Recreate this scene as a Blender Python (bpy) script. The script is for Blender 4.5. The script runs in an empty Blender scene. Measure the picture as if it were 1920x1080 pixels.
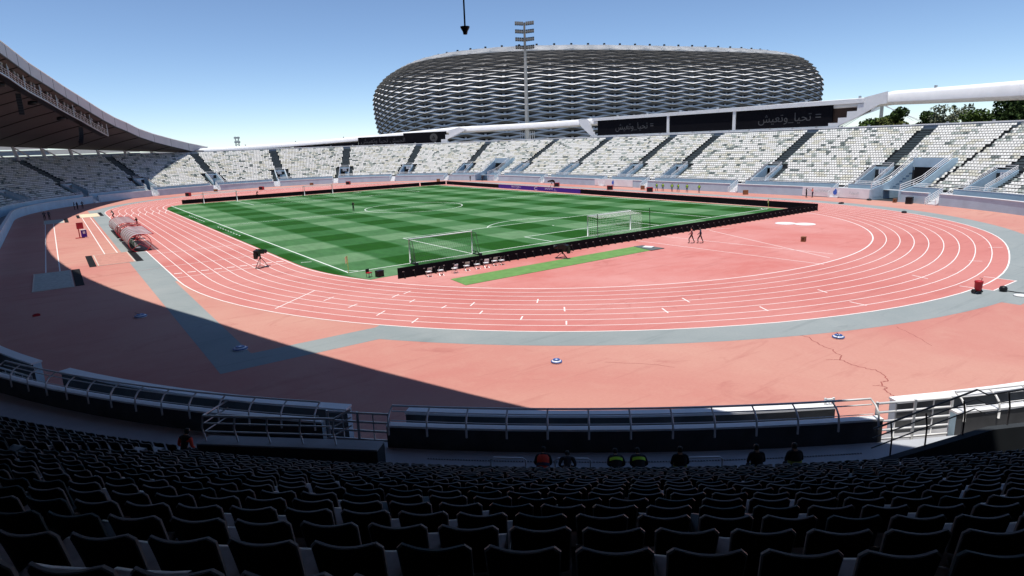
import bpy, bmesh, math, random
import numpy as np
from mathutils import Vector, Matrix
random.seed(7); RNG = np.random.default_rng(11)
SC = bpy.context.scene
COL = SC.collection
R_ = math.radians
PI = math.pi

# ------------------------------------------------------------------ camera
CAMP = (-55.431, -56.487, 11.484)
YAW, PITCH, ROLL = R_(35.459), R_(-13.008), R_(-2.028)
FPX = 1186.49
_f = Vector((math.sin(YAW)*math.cos(PITCH), math.cos(YAW)*math.cos(PITCH), math.sin(PITCH)))
_r0 = Vector((math.cos(YAW), -math.sin(YAW), 0)); _u0 = _r0.cross(_f)
_r = _r0*math.cos(ROLL) + _u0*math.sin(ROLL)
_u = -_r0*math.sin(ROLL) + _u0*math.cos(ROLL)
cam = bpy.data.cameras.new('camera'); cam.sensor_width = 36; cam.lens = 36*FPX/1920
cam.clip_start = 0.1; cam.clip_end = 6000
camo = bpy.data.objects.new('camera', cam); COL.objects.link(camo)
camo.matrix_world = Matrix(((_r.x, _u.x, -_f.x, CAMP[0]), (_r.y, _u.y, -_f.y, CAMP[1]), (_r.z, _u.z, -_f.z, CAMP[2]), (0, 0, 0, 1)))
SC.camera = camo
def proj(p):
    d = Vector(p) - Vector(CAMP); z = d.dot(_f)
    if z <= .05: return None
    return (960+FPX*d.dot(_r)/z, 540-FPX*d.dot(_u)/z, z)

# ------------------------------------------------------------------ sky and sun
SUN_EL = R_(79.5); SH = Vector((.16, .085, 0))        # shadows fall this way
world = bpy.data.worlds.new('World'); SC.world = world; world.use_nodes = True
wn = world.node_tree; bg = wn.nodes['Background']
sky = wn.nodes.new('ShaderNodeTexSky'); sky.sky_type = 'NISHITA'; sky.sun_disc = False
sky.sun_elevation = SUN_EL
_to = (-SH).normalized()
sky.sun_rotation = math.atan2(_to.x, _to.y)
sky.air_density = 0.65; sky.dust_density = 0.0; sky.ozone_density = 3.5; sky.altitude = 100
wn.links.new(sky.outputs[0], bg.inputs[0]); bg.inputs[1].default_value = 0.15
sun = bpy.data.lights.new('sun', 'SUN'); sun.energy = 5.0; sun.angle = R_(0.55); sun.color = (1, .96, .9)
suno = bpy.data.objects.new('sun', sun); COL.objects.link(suno)
_sd = Vector((SH.x, SH.y, 0)).normalized()*math.cos(SUN_EL) + Vector((0, 0, -math.sin(SUN_EL)))
suno.rotation_euler = _sd.to_track_quat('-Z', 'Y').to_euler(); suno.location = (-100, -60, 200)
SC.view_settings.view_transform = 'Standard'; SC.view_settings.look = 'None'
SC.view_settings.gamma = 1; SC.view_settings.exposure = -0.06; SC.view_settings.use_curve_mapping = False
SC.cycles.max_bounces = 6; SC.cycles.diffuse_bounces = 2; SC.cycles.caustics_reflective = False
SC.cycles.use_denoising = True

# ------------------------------------------------------------------ materials
MATS = {}
def mat(name, col, rough=.7, metal=0, var=.12, scale=1.5, detail=6, bump=0, spec=.3, alpha=1):
    if name in MATS: return MATS[name]
    m = bpy.data.materials.new(name); m.use_nodes = True; nt = m.node_tree
    b = nt.nodes['Principled BSDF']; b.inputs['Roughness'].default_value = rough; b.inputs['Metallic'].default_value = metal
    b.inputs['Specular IOR Level'].default_value = spec
    if alpha < 1: b.inputs['Alpha'].default_value = alpha
    g = nt.nodes.new('ShaderNodeNewGeometry'); n = nt.nodes.new('ShaderNodeTexNoise')
    n.inputs['Scale'].default_value = scale; n.inputs['Detail'].default_value = detail; n.inputs['Roughness'].default_value = .6
    nt.links.new(g.outputs['Position'], n.inputs['Vector'])
    mr = nt.nodes.new('ShaderNodeMapRange'); mr.inputs[1].default_value = .3; mr.inputs[2].default_value = .7
    mr.inputs[3].default_value = 1-var; mr.inputs[4].default_value = 1+var
    nt.links.new(n.outputs[0], mr.inputs[0])
    vm = nt.nodes.new('ShaderNodeVectorMath'); vm.operation = 'SCALE'; vm.inputs[0].default_value = col
    nt.links.new(mr.outputs[0], vm.inputs['Scale']); nt.links.new(vm.outputs[0], b.inputs['Base Color'])
    if bump:
        bp = nt.nodes.new('ShaderNodeBump'); bp.inputs['Strength'].default_value = bump; bp.inputs['Distance'].default_value = .02
        nt.links.new(n.outputs[0], bp.inputs['Height']); nt.links.new(bp.outputs[0], b.inputs['Normal'])
    MATS[name] = m; return m

def ground_mat(name, c1, c2, c3, big=.06, streak=True, rough=.85, mixlo=.35, mixhi=.68):
    """weathered sheet: c1 base, c2 faded patches, c3 dark scuffs"""
    m = bpy.data.materials.new(name); m.use_nodes = True; nt = m.node_tree; L = nt.links.new
    b = nt.nodes['Principled BSDF']; b.inputs['Roughness'].default_value = rough; b.inputs['Specular IOR Level'].default_value = .2
    g = nt.nodes.new('ShaderNodeNewGeometry')
    def noise(scale, detail=8, vec=None, dist=0):
        n = nt.nodes.new('ShaderNodeTexNoise'); n.inputs['Scale'].default_value = scale; n.inputs['Detail'].default_value = detail
        n.inputs['Roughness'].default_value = .62; n.inputs['Distortion'].default_value = dist
        L(vec or g.outputs['Position'], n.inputs['Vector']); return n.outputs[0]
    def rng(x, a, bb, lo=0, hi=1):
        r = nt.nodes.new('ShaderNodeMapRange'); r.inputs[1].default_value = a; r.inputs[2].default_value = bb
        r.inputs[3].default_value = lo; r.inputs[4].default_value = hi; L(x, r.inputs[0]); return r.outputs[0]
    def mix(f, a, bb):
        x = nt.nodes.new('ShaderNodeMix'); x.data_type = 'RGBA'
        if hasattr(f, 'is_output'): L(f, x.inputs[0])
        else: x.inputs[0].default_value = f
        for s, v in ((6, a), (7, bb)):
            if hasattr(v, 'is_output'): L(v, x.inputs[s])
            else: x.inputs[s].default_value = (*v, 1)
        return x.outputs[2]
    c = mix(rng(noise(big, 6, dist=.6), mixlo, mixhi), c1, c2)
    mp = nt.nodes.new('ShaderNodeMapping'); L(g.outputs['Position'], mp.inputs[0]); mp.inputs['Rotation'].default_value = (0, 0, .7); mp.inputs['Scale'].default_value = (.12, 1.1, 1)
    if streak: c = mix(rng(noise(.9, 8, mp.outputs[0], .8), .55, .78, 0, .6), c, c3)
    c = mix(rng(noise(.55, 10), .5, .8, 0, .6), c, c2)
    c = mix(rng(noise(.23, 9, dist=1.5), .62, .74, 0, .5), c, c3)
    c = mix(rng(noise(2.3, 8, dist=.5), .66, .8, 0, .5), c, c2)
    c = mix(rng(noise(6, 6), .35, .75, 0, .18), c, c3)
    L(c, b.inputs['Base Color'])
    bp = nt.nodes.new('ShaderNodeBump'); bp.inputs['Strength'].default_value = .15; bp.inputs['Distance'].default_value = .02
    L(noise(40, 3), bp.inputs['Height']); L(bp.outputs[0], b.inputs['Normal'])
    MATS[name] = m; return m

M_LANE = ground_mat('track_rubber', (.52, .178, .155), (.58, .25, .22), (.38, .115, .10), .06)
M_APRON = ground_mat('apron_rubber', (.50, .205, .17), (.56, .305, .24), (.38, .13, .11), .05)
M_INF = ground_mat('infield_rubber', (.54, .18, .155), (.62, .30, .27), (.38, .11, .09), .08)
M_GREYB = ground_mat('grey_rubber', (.25, .285, .285), (.31, .335, .33), (.16, .19, .19), .12)
M_LINE = mat('line_paint', (.86, .80, .76), .6, var=.08, scale=3)
M_WHITE = mat('white_paint', (.82, .82, .82), .5, var=.05, scale=.6)
M_WHITEM = mat('white_metal', (.80, .80, .80), .35, var=.04, scale=2)
M_WALL = mat('lilac_wall_paint', (.47, .63, .72), .75, var=.10, scale=.5, bump=.1)
M_CONC = mat('concrete', (.30, .30, .31), .85, var=.18, scale=.9, bump=.2)
M_FLOOR = mat('walkway_concrete', (.42, .44, .47), .8, var=.12, scale=.8)
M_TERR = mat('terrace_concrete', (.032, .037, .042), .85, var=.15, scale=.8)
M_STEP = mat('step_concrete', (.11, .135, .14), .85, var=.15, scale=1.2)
M_RIM = mat('rim_wall_paint', (.20, .245, .29), .7, var=.12, scale=.3)
M_STEEL = mat('galvanised_steel', (.52, .53, .54), .35, .6, var=.06, scale=4)
M_BLACK = mat('black_metal', (.012, .012, .014), .45, var=.2, scale=4)
M_DARK = mat('dark_void', (.006, .006, .007), .9, var=.1)
M_BOARD = mat('board_black', (.006, .006, .009), .8, var=.2, scale=2, spec=.08)
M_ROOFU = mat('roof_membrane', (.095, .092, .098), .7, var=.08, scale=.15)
M_FASC = mat('fascia_panel_paint', (.55, .55, .56), .5, var=.05, scale=.4)
M_SEATW = mat('seat_white', (.82, .81, .77), .5, var=.08, scale=.7)
M_SEATC = mat('seat_cream', (.70, .68, .58), .5, var=.08, scale=.7)
M_SEATG = mat('seat_grey_green', (.42, .46, .42), .5, var=.12, scale=.7)
M_SEATD = mat('seat_dark_green', (.17, .20, .19), .5, var=.15, scale=.7)
M_SHELL = mat('seat_shell_grey', (.24, .242, .25), .45, var=.10, scale=5)
M_PAN = mat('seat_pan_grey', (.42, .42, .43), .5, var=.25, scale=6)
M_SHELLD = mat('seat_shell_teal', (.05, .085, .10), .45, var=.1, scale=5)
M_BACK = mat('seat_back_shade', (.008, .008, .010), .5, var=.15, scale=5, spec=.2)  # deep shade on the near seat backs, put into the colour
M_RED = mat('red_paint', (.42, .02, .03), .45, var=.1)
M_PURP = mat('purple_print', (.06, .015, .30), .5, var=.05)
M_SKIN = mat('skin', (.36, .2, .13), .6, var=.05)
M_HAIR = mat('hair', (.012, .010, .009), .6, var=.1)
M_CBLK = mat('cloth_black', (.012, .012, .015), .8, var=.15)
M_CNAVY = mat('cloth_navy', (.03, .04, .07), .8, var=.1)
M_HIVIS = mat('cloth_hi_vis', (.5, .85, .05), .6, var=.05)
M_CRED = mat('cloth_red', (.75, .06, .03), .7, var=.05)
M_CWHITE = mat('cloth_white', (.8, .8, .8), .8, var=.05)
M_CPINK = mat('cloth_coral', (.8, .25, .2), .7, var=.05)
M_SAND = mat('pit_sand', (.72, .60, .42), .95, var=.12, scale=3, bump=.4)
M_SANDG = mat('pit_cover', (.46, .45, .40), .9, var=.2, scale=2.5, bump=.3)
M_MATG = mat('artificial_turf', (.135, .27, .075), .9, var=.18, scale=1.2, bump=.4)
M_WOOD = mat('brown_box', (.24, .11, .05), .7, var=.2)
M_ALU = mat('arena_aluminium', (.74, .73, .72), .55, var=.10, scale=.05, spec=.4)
M_ALUD = mat('arena_aluminium_shade', (.12, .116, .113), .6, var=.15, scale=.06)  # shaded copy of the cladding metal
M_BLUE = mat('blue_plastic', (.03, .09, .30), .4, var=.1)
M_BARK = mat('bark', (.10, .075, .05), .9, var=.3, scale=3)

# ------------------------------------------------------------------ mesh helpers
class MB:
    def __init__(s): s.v = []; s.f = []; s.m = []
    def add(s, vs, fs, m=0):
        o = len(s.v); s.v += [tuple(v) for v in vs]; s.f += [tuple(i+o for i in f) for f in fs]; s.m += [m]*len(fs); return s
    def box(s, c, size, M=None, m=0):
        x, y, z = (k/2 for k in size)
        vs = [Vector((sx*x, sy*y, sz*z)) for sz in (-1, 1) for sy in (-1, 1) for sx in (-1, 1)]
        if M: vs = [M @ v for v in vs]
        c = Vector(c); return s.add([v+c for v in vs], [(0, 2, 3, 1), (4, 5, 7, 6), (0, 1, 5, 4), (2, 6, 7, 3), (0, 4, 6, 2), (1, 3, 7, 5)], m)
    def hexa(s, b, t, m=0):            # bottom quad (ccw from above), top quad
        return s.add(list(b)+list(t), [(3, 2, 1, 0), (4, 5, 6, 7), (0, 1, 5, 4), (1, 2, 6, 5), (2, 3, 7, 6), (3, 0, 4, 7)], m)
    def tube(s, pts, r, n=6, m=0, cap=True):
        pts = [Vector(p) for p in pts]; k = len(pts); rs = r if isinstance(r, (list, tuple)) else [r]*k
        o = len(s.v)
        for i, p in enumerate(pts):
            t = (pts[min(i+1, k-1)]-pts[max(i-1, 0)]).normalized()
            a = t.cross(Vector((0, 0, 1)) if abs(t.z) < .95 else Vector((1, 0, 0))).normalized(); b = a.cross(t)
            for j in range(n):
                w = 2*PI*j/n; s.v.append(tuple(p+(a*math.cos(w)+b*math.sin(w))*rs[i]))
        for i in range(k-1):
            for j in range(n):
                a0 = o+i*n+j; a1 = o+i*n+(j+1) % n; s.f.append((a0, a1, a1+n, a0+n)); s.m.append(m)
        if cap:
            s.f.append(tuple(o+j for j in range(n))); s.m.append(m); s.f.append(tuple(o+(k-1)*n+j for j in reversed(range(n)))); s.m.append(m)
        return s
    def lathe(s, prof, n=16, c=(0, 0, 0), m=0):
        o = len(s.v); c = Vector(c)
        for r, z in prof:
            for j in range(n): s.v.append((c.x+r*math.cos(2*PI*j/n), c.y+r*math.sin(2*PI*j/n), c.z+z))
        for i in range(len(prof)-1):
            for j in range(n):
                a = o+i*n+j; b = o+i*n+(j+1) % n; s.f.append((a, b, b+n, a+n)); s.m.append(m)
        s.f.append(tuple(o+j for j in reversed(range(n)))); s.m.append(m); s.f.append(tuple(o+(len(prof)-1)*n+j for j in range(n))); s.m.append(m)
        return s
    def ribbon(s, pts, w, z=None, m=0):           # flat ribbon on the ground
        pts = [Vector(p) for p in pts]; k = len(pts); o = len(s.v)
        for i, p in enumerate(pts):
            t = (pts[min(i+1, k-1)]-pts[max(i-1, 0)]); t.z = 0; t.normalize(); nn = Vector((-t.y, t.x, 0))
            s.v.append(tuple(p+nn*w/2)); s.v.append(tuple(p-nn*w/2))
        for i in range(k-1): s.f.append((o+2*i, o+2*i+1, o+2*i+3, o+2*i+2)); s.m.append(m)
        return s
    def grid(s, rows, m=0, flip=False):           # rows of points
        o = len(s.v); k = len(rows[0])
        for r in rows: s.v += [tuple(p) for p in r]
        for i in range(len(rows)-1):
            for j in range(k-1):
                a = o+i*k+j; f = (a, a+1, a+k+1, a+k); s.f.append(f[::-1] if flip else f); s.m.append(m)
        return s
    def mesh(s, name, mats, smooth=False):
        me = bpy.data.meshes.new(name); me.from_pydata(s.v, [], s.f)
        for mm in (mats if isinstance(mats, (list, tuple)) else [mats]): me.materials.append(mm)
        me.polygons.foreach_set('material_index', s.m)
        if smooth: me.polygons.foreach_set('use_smooth', [True]*len(s.f))
        me.update(); return me
    def build(s, name, mats, parent=None, smooth=False, **k):
        return link(name, s.mesh(name, mats, smooth), parent, **k)
def link(name, me, parent=None, loc=None, rz=None, label=None, cat=None, group=None, kind=None):
    o = bpy.data.objects.new(name, me); COL.objects.link(o)
    if parent: o.parent = parent
    if loc is not None: o.location = loc
    if rz is not None: o.rotation_euler = (0, 0, rz)
    tag(o, label, cat, group, kind); return o
def tag(o, label=None, cat=None, group=None, kind=None):
    if label: o['label'] = label
    if cat: o['category'] = cat
    if group: o['group'] = group
    if kind: o['kind'] = kind
    return o
def empty(name, label, cat, loc=(0, 0, 0), rz=0, group=None): return link(name, None, None, loc, rz, label, cat, group)
def mesh_np(name, V, F, mats, mi=None, smooth=False):
    me = bpy.data.meshes.new(name); n = len(F); k = F.shape[1]
    me.vertices.add(len(V)); me.vertices.foreach_set('co', np.ascontiguousarray(V, dtype=np.float32).ravel())
    me.loops.add(n*k); me.loops.foreach_set('vertex_index', np.ascontiguousarray(F, dtype=np.int32).ravel())
    me.polygons.add(n); me.polygons.foreach_set('loop_start', np.arange(0, n*k, k, dtype=np.int32))
    for mm in mats: me.materials.append(mm)
    if mi is not None: me.polygons.foreach_set('material_index', np.ascontiguousarray(mi, dtype=np.int32))
    if smooth: me.polygons.foreach_set('use_smooth', np.ones(n, dtype=bool))
    me.update(calc_edges=True); me.validate(); return me
def copy_tree(o, parent=None):
    c = o.copy(); COL.objects.link(c); c.parent = parent
    for ch in o.children: copy_tree(ch, c)
    return c
def text_mesh(body, size=1, extrude=0.0, align='CENTER'):
    cu = bpy.data.curves.new('t', 'FONT'); cu.body = body; cu.size = size; cu.align_x = align; cu.align_y = 'CENTER'; cu.extrude = extrude
    cu.resolution_u = 3
    ob = bpy.data.objects.new('t', cu); COL.objects.link(ob)
    dg = bpy.context.evaluated_depsgraph_get(); me = bpy.data.meshes.new_from_object(ob.evaluated_get(dg))
    bpy.data.objects.remove(ob); bpy.data.curves.remove(cu); return me
def put_text(name, body, size, origin, right, up, m, parent, sx=1):
    me = text_mesh(body, size); right = Vector(right).normalized(); up = Vector(up).normalized(); n = right.cross(up)
    M = Matrix(((right.x*sx, up.x, n.x, origin[0]), (right.y*sx, up.y, n.y, origin[1]), (right.z*sx, up.z, n.z, origin[2]), (0, 0, 0, 1)))
    me.transform(M); me.materials.clear(); me.materials.append(m); return link(name, me, parent)
ORD = ['first', 'second', 'third', 'fourth', 'fifth', 'sixth', 'seventh', 'eighth', 'ninth', 'tenth', 'eleventh', 'twelfth', 'thirteenth', 'fourteenth', 'fifteenth', 'sixteenth', 'seventeenth', 'eighteenth', 'nineteenth', 'twentieth']
def ordn(i):
    if i < 20: return ORD[i]
    k = i+1; return '%d%s' % (k, {1: 'st', 2: 'nd', 3: 'rd'}.get(k % 10, 'th') if k % 100 not in (11, 12, 13) else 'th')

# ------------------------------------------------------------------ stadium oval: s along the front line, u outwards
XC, YN, YF, R0 = -3.2, 5.0, 97.0, 58.4
LS = YF-YN; LB = PI*R0
def pos(s, u, z=0.0):
    if s < 0: a = s/R0; return Vector((XC+(R0+u)*math.cos(a), YN+(R0+u)*math.sin(a), z))
    if s <= LS: return Vector((XC+R0+u, YN+s, z))
    if s <= LS+LB: a = (s-LS)/R0; return Vector((XC+(R0+u)*math.cos(a), YF+(R0+u)*math.sin(a), z))
    return Vector((XC-R0-u, YF-(s-LS-LB), z))
def nrm(s):
    a = s/R0 if s < 0 else 0 if s <= LS else (s-LS)/R0 if s <= LS+LB else PI
    return Vector((math.cos(a), math.sin(a), 0))
def tang(s): n = nrm(s); return Vector((-n.y, n.x, 0))
def srange(a, b, st=2.0):
    n = max(1, int(math.ceil((b-a)/st))); return [a+(b-a)*i/n for i in range(n+1)]
def sweep(mb, prof, ss, m=0, closed=False):
    pr = prof+[prof[0]] if closed else prof
    rows = [[pos(s, u, z) for (u, z) in pr] for s in ss]
    mb.grid(rows, m)
    if closed and len(prof) > 2:
        for r, fl in ((rows[0], 1), (rows[-1], 0)):
            o = len(mb.v); mb.v += [tuple(p) for p in r[:-1]]; f = tuple(range(o, o+len(prof))); mb.f.append(f if fl else f[::-1]); mb.m.append(m)
    return mb
def put_text_arc(name, body, size, s, u, z, m, parent, O, sx=1):
    me = text_mesh(body, size)
    for v in me.vertices:
        x, y = v.co.x*sx, v.co.y; k = (R0+u)/R0 if (s < 0 or LS < s < LS+LB) else 1
        v.co = pos(s-x/k, u, z+y)-O
    me.materials.clear(); me.materials.append(m); return link(name, me, parent)
A2S = R0*PI/180          # degrees on the near bend to s

# ------------------------------------------------------------------ ground, track, pitch
def gp(x, y, z): return (x, y, z)
mb = MB(); mb.grid([[(-3000, -3000, -.6), (3000, -3000, -.6)], [(-3000, 3000, -.6), (3000, 3000, -.6)]])
mb.build('ground', ground_mat('dry_ground', (.20, .19, .13), (.26, .23, .17), (.12, .13, .08), .01), kind='structure')
# apron: the whole oval inside the front wall
ovl = [pos(s, .55) for s in srange(-LB, LS+LB+LS, 2)]
mb = MB(); mb.add([(p.x, p.y, 0) for p in ovl], [tuple(range(len(ovl)))])
apron = mb.build('apron', M_APRON, kind='structure')
def lane(f, n=48, d=0.0):
    """closed loop of a lane line, f 0 inner .. 1 outer, d extra metres outwards"""
    a = 36.45+10.75*f+d; bn = 36+12.1*f+d; bf = 36+11*f+d; cn = 8.3-.2*f; cf = 96.7
    P = [(-a, cf+(cn-cf)*i/10) for i in range(10)]
    P += [(a*math.cos(PI+PI*i/n), cn+bn*math.sin(PI+PI*i/n)+(.95*f*math.exp(-((a*math.cos(PI+PI*i/n)-14)/11)**2))) for i in range(n+1)]
    P += [(a, cn+(cf-cn)*i/10) for i in range(1, 10)]
    P += [(a*math.cos(PI*i/n), cf+bf*math.sin(PI*i/n)) for i in range(n+1)]
    return P
def ring(mb, P, Q, z, closed=True):
    o = len(mb.v); n = len(P)
    mb.v += [(x, y, z) for x, y in P]+[(x, y, z) for x, y in Q]
    for i in range(n if closed else n-1):
        j = (i+1) % n; mb.f.append((o+i, o+n+i, o+n+j, o+j)); mb.m.append(0)
infl = lane(0); mb = MB(); mb.add([(x, y, .004) for x, y in infl], [tuple(range(len(infl)))])
mb.build('infield', M_INF, kind='structure')
mb = MB(); ring(mb, lane(0, 64), lane(1, 64), .008)
track = mb.build('running_track', M_LANE, kind='structure')
# grey border band and its straight chutes
mb = MB(); n = 64
A, B = lane(1, n), lane(1, n, 2.75)
k0 = 10+int(n*36/180)
ring(mb, A[k0:], B[k0:], .005, closed=False)
for x0, x1, y0, y1 in ((-49.7, -47.2, 8.2, 110), (-49.7, -47.5, -21.5, 8.2), (-47.5, -38.6, -21.5, -18.95), (-5.6, 34, -43.4, -40.62)):
    mb.add([(x0, y0, .0055), (x1, y0, .0055), (x1, y1, .0055), (x0, y1, .0055)], [(0, 1, 2, 3)])
mb.build('track_border', M_GREYB, kind='structure')
def closed_ribbon(P, w, z):
    P = [Vector((x, y, z)) for x, y in P]; mb = MB(); n = len(P)
    vs = []
    for i in range(n):
        t = (P[(i+1) % n]-P[i-1]).normalized(); nn = Vector((-t.y, t.x, 0)); vs += [P[i]+nn*w/2, P[i]-nn*w/2]
    mb.add(vs, [(2*i, 2*i+1, 2*((i+1) % n)+1, 2*((i+1) % n)) for i in range(n)]); return mb
for i in range(10):
    closed_ribbon(lane(i/9, 64), .13 if i == 0 else .11 if i == 9 else .075, .0125).build('lane_line', M_LINE, track)
TK = [((-39.7, -9.25), (-38.65, -8.6)), ((-39.09, -12.69), (-38.14, -12.09)), ((-38.45, -16.26), (-37.44, -15.47)), ((-37.47, -19.68), (-36.59, -18.91)), ((-35.28, -12.07), (-34.4, -11.47)), ((-34.03, -11.58), (-33.19, -11.13)), ((-34.97, -14.44), (-34.28, -13.97)), ((-34.05, -17.65), (-33.4, -17.23)), ((-32.19, -18.58), (-31.37, -17.87)), ((-32.9, -20.88), (-32.27, -20.32)), ((-28.1, -21.19), (-27.36, -20.37)), ((-28.17, -24.36), (-27.45, -23.47)), ((-31.69, -23.99), (-31.04, -23.36)), ((-30.2, -26.89), (-29.64, -26.24)), ((-19.58, -27.39), (-20.17, -28.53)), ((-22.78, -28.28), (-23.41, -29.38)), ((-17.75, -32.45), (-18.3, -33.44)), ((-10.49, -32.5), (-10.94, -33.47)), ((-12.34, -35.79), (-12.52, -37.01)), ((-0.83, -34.94), (-1.42, -36.32)), ((8.36, -35.65), (8.85, -36.51)), ((16.68, -34.4), (17.5, -35.3)), ((-43.34, -9.1), (-39.02, -5.19)),
      ((-47.2, 9.9), (-36.5, 9.9)), ((-47.2, 17.6), (-36.5, 17.6)), ((-47.2, 28.4), (-36.5, 28.4)), ((-47.2, 96), (-36.5, 96))]
for a, b in TK: MB().ribbon([(*a, .0135), (*b, .0135)], .10).build('cross_mark', M_LINE, track)
for i in range(9):                     # break-line dashes and the merge marks at the far end of the straight
    x = -36.45-10.75*(i+.5)/9
    MB().ribbon([(x-.35, 11.5+.12*i, .0138), (x+.35, 11.3+.12*i, .0138)], .28).build('dash_mark', M_LINE, track)
    x1 = -36.45-10.75*(i+1)/9
    MB().ribbon([(x1, 86, .0138), (x1+.35, 89.5, .0138), (x1+.9, 92, .0138), (x1+1.15, 94.5, .0138)], .1).build('merge_mark', M_LINE, track)
# red box with white outline on the grey chute
mb = MB(); mb.add([(-2.4, -40.9, .009), (2.2, -40.9, .009), (2.2, -38.6, .009), (-2.4, -38.6, .009)], [(0, 1, 2, 3)])
jb = mb.build('chute_box', M_LANE, kind='structure')
for a, b in (((-2.4, -38.8), (-2.4, -40.9)), ((-2.4, -40.9), (2.2, -40.9)), ((2.2, -40.9), (2.2, -38.8))):
    MB().ribbon([(*a, .0139), (*b, .0139)], .1).build('box_line', M_LINE, jb)
for a, b in (((-2.3, -5.2), (-1.3, -28.0)), ((2.1, -6.5), (4.0, -26.0)), ((9.5, -7.7), (1.9, -26.8)), ((13.2, -8.6), (9.0, -6.6))):
    MB().ribbon([(*a, .0085), (*b, .0085)], .09).build('sector_line', M_LINE, apron)
M_CRK = mat('crack', (.30, .085, .07), .9)
crk = [(-21.2, -36.9), (-21.6, -37.4), (-21.7, -38.1), (-22.2, -38.9), (-22.5, -39.3), (-22.8, -40.1), (-23.4, -40.9), (-24.0, -41.2), (-24.1, -41.6), (-24.3, -42.0), (-24.3, -42.6), (-24.2, -43.0), (-24.7, -43.7), (-25.2, -44.0), (-25.5, -43.9), (-26.0, -44.1), (-26.1, -44.4), (-26.4, -44.4), (-26.7, -44.8), (-27.0, -45.2)]
def jag(P, k=5, amp=.07):
    out = []
    for a, b in zip(P[:-1], P[1:]):
        for i in range(k): out.append((a[0]+(b[0]-a[0])*i/k+random.uniform(-amp, amp), a[1]+(b[1]-a[1])*i/k+random.uniform(-amp, amp), .003))
    return out
for c, w in ((crk, .055), ([(-24.0, -41.2), (-24.2, -41.0), (-24.6, -40.7)], .045), ([(-16.1, -40.4), (-17.3, -42.1), (-18.7, -43.5)], .03), ([(-26.0, -44.1), (-26.3, -43.8)], .04), ([(-33.2, -33.5), (-31.5, -35.6), (-31.0, -36.6)], .03)):
    MB().ribbon(jag(c), w).build('crack', M_CRK, apron)
# joints across the apron on the long-jump side
for y in (29.5, 44.0, 53.5, 17.0): MB().ribbon([(-61, y-1.2, .007), (-50, y, .007), (-47.3, y+.3, .007)], .06).build('joint', M_CRK, apron)

# pitch
def pitch_mat():
    m = bpy.data.materials.new('pitch_grass'); m.use_nodes = True; nt = m.node_tree; L = nt.links.new
    b = nt.nodes['Principled BSDF']; b.inputs['Roughness'].default_value = .9; b.inputs['Specular IOR Level'].default_value = .15
    g = nt.nodes.new('ShaderNodeNewGeometry'); sp = nt.nodes.new('ShaderNodeSeparateXYZ')
    nz = nt.nodes.new('ShaderNodeTexNoise'); nz.inputs['Scale'].default_value = .6; nz.inputs['Detail'].default_value = 4
    L(g.outputs['Position'], nz.inputs['Vector'])
    ad = nt.nodes.new('ShaderNodeVectorMath'); ad.operation = 'MULTIPLY_ADD'; L(nz.outputs['Color'], ad.inputs[0]); ad.inputs[1].default_value = (.35, .35, 0); L(g.outputs['Position'], ad.inputs[2])
    L(ad.outputs[0], sp.inputs[0])
    def M(op, a, bb=None):
        n = nt.nodes.new('ShaderNodeMath'); n.operation = op
        for i, v in enumerate((a, bb)):
            if v is None: continue
            if hasattr(v, 'is_output'): L(v, n.inputs[i])
            else: n.inputs[i].default_value = v
        return n.outputs[0]
    def par(v, off, w):
        r = nt.nodes.new('ShaderNodeMapRange'); r.interpolation_type = 'SMOOTHSTEP'; r.inputs[1].default_value = .22; r.inputs[2].default_value = -.22
        L(M('SINE', M('MULTIPLY', M('ADD', v, off), PI/w)), r.inputs[0]); return r.outputs[0]
    px = par(sp.outputs[0], 34+5.667*12+.17, 5.667); py = par(sp.outputs[1], 5.5*10+.17, 5.5)
    lit = M('ADD', M('MULTIPLY', M('SUBTRACT', 1.0, px), 1.25), M('MULTIPLY', py, .75))               # 0 dark .. 2 light
    f = M('MULTIPLY', lit, .5)
    cr = nt.nodes.new('ShaderNodeValToRGB'); L(f, cr.inputs[0]); e = cr.color_ramp.elements
    e[0].color = (.011, .072, .004, 1); e[1].color = (.120, .230, .110, 1)
    k = e.new(.5); k.color = (.040, .138, .040, 1)
    n2 = nt.nodes.new('ShaderNodeTexNoise'); n2.inputs['Scale'].default_value = 1.1; n2.inputs['Detail'].default_value = 10; n2.inputs['Roughness'].default_value = .7
    mp = nt.nodes.new('ShaderNodeMapping'); mp.inputs['Scale'].default_value = (1, .35, 1); L(g.outputs['Position'], mp.inputs[0]); L(mp.outputs[0], n2.inputs['Vector'])
    mr = nt.nodes.new('ShaderNodeMapRange'); mr.inputs[1].default_value = .3; mr.inputs[2].default_value = .7; mr.inputs[3].default_value = .78; mr.inputs[4].default_value = 1.22; L(n2.outputs[0], mr.inputs[0])
    vm = nt.nodes.new('ShaderNodeVectorMath'); vm.operation = 'SCALE'; L(cr.outputs[0], vm.inputs[0]); L(mr.outputs[0], vm.inputs['Scale'])
    L(vm.outputs[0], b.inputs['Base Color'])
    n3 = nt.nodes.new('ShaderNodeTexNoise'); n3.inputs['Scale'].default_value = 25; L(g.outputs['Position'], n3.inputs['Vector'])
    bp = nt.nodes.new('ShaderNodeBump'); bp.inputs['Strength'].default_value = .5; bp.inputs['Distance'].default_value = .05; L(n3.outputs[0], bp.inputs['Height']); L(bp.outputs[0], b.inputs['Normal'])
    return m
P = [(-36.2, 95), (-36.2, 8.3)]
P += [(36.2*math.cos(R_(a)), 8.3+35.8*math.sin(R_(a))) for a in range(183, 203, 2)]
P += [(-32.6, -4.4), (35.6, -4.4), (35.6, 106.6), (-31.5, 106.6), (-33.8, 104.5), (-35.3, 101)]
mb = MB(); mb.add([(x, y, .014) for x, y in P], [tuple(range(len(P)))])
pitch = mb.build('pitch', pitch_mat(), kind='structure')
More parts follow.
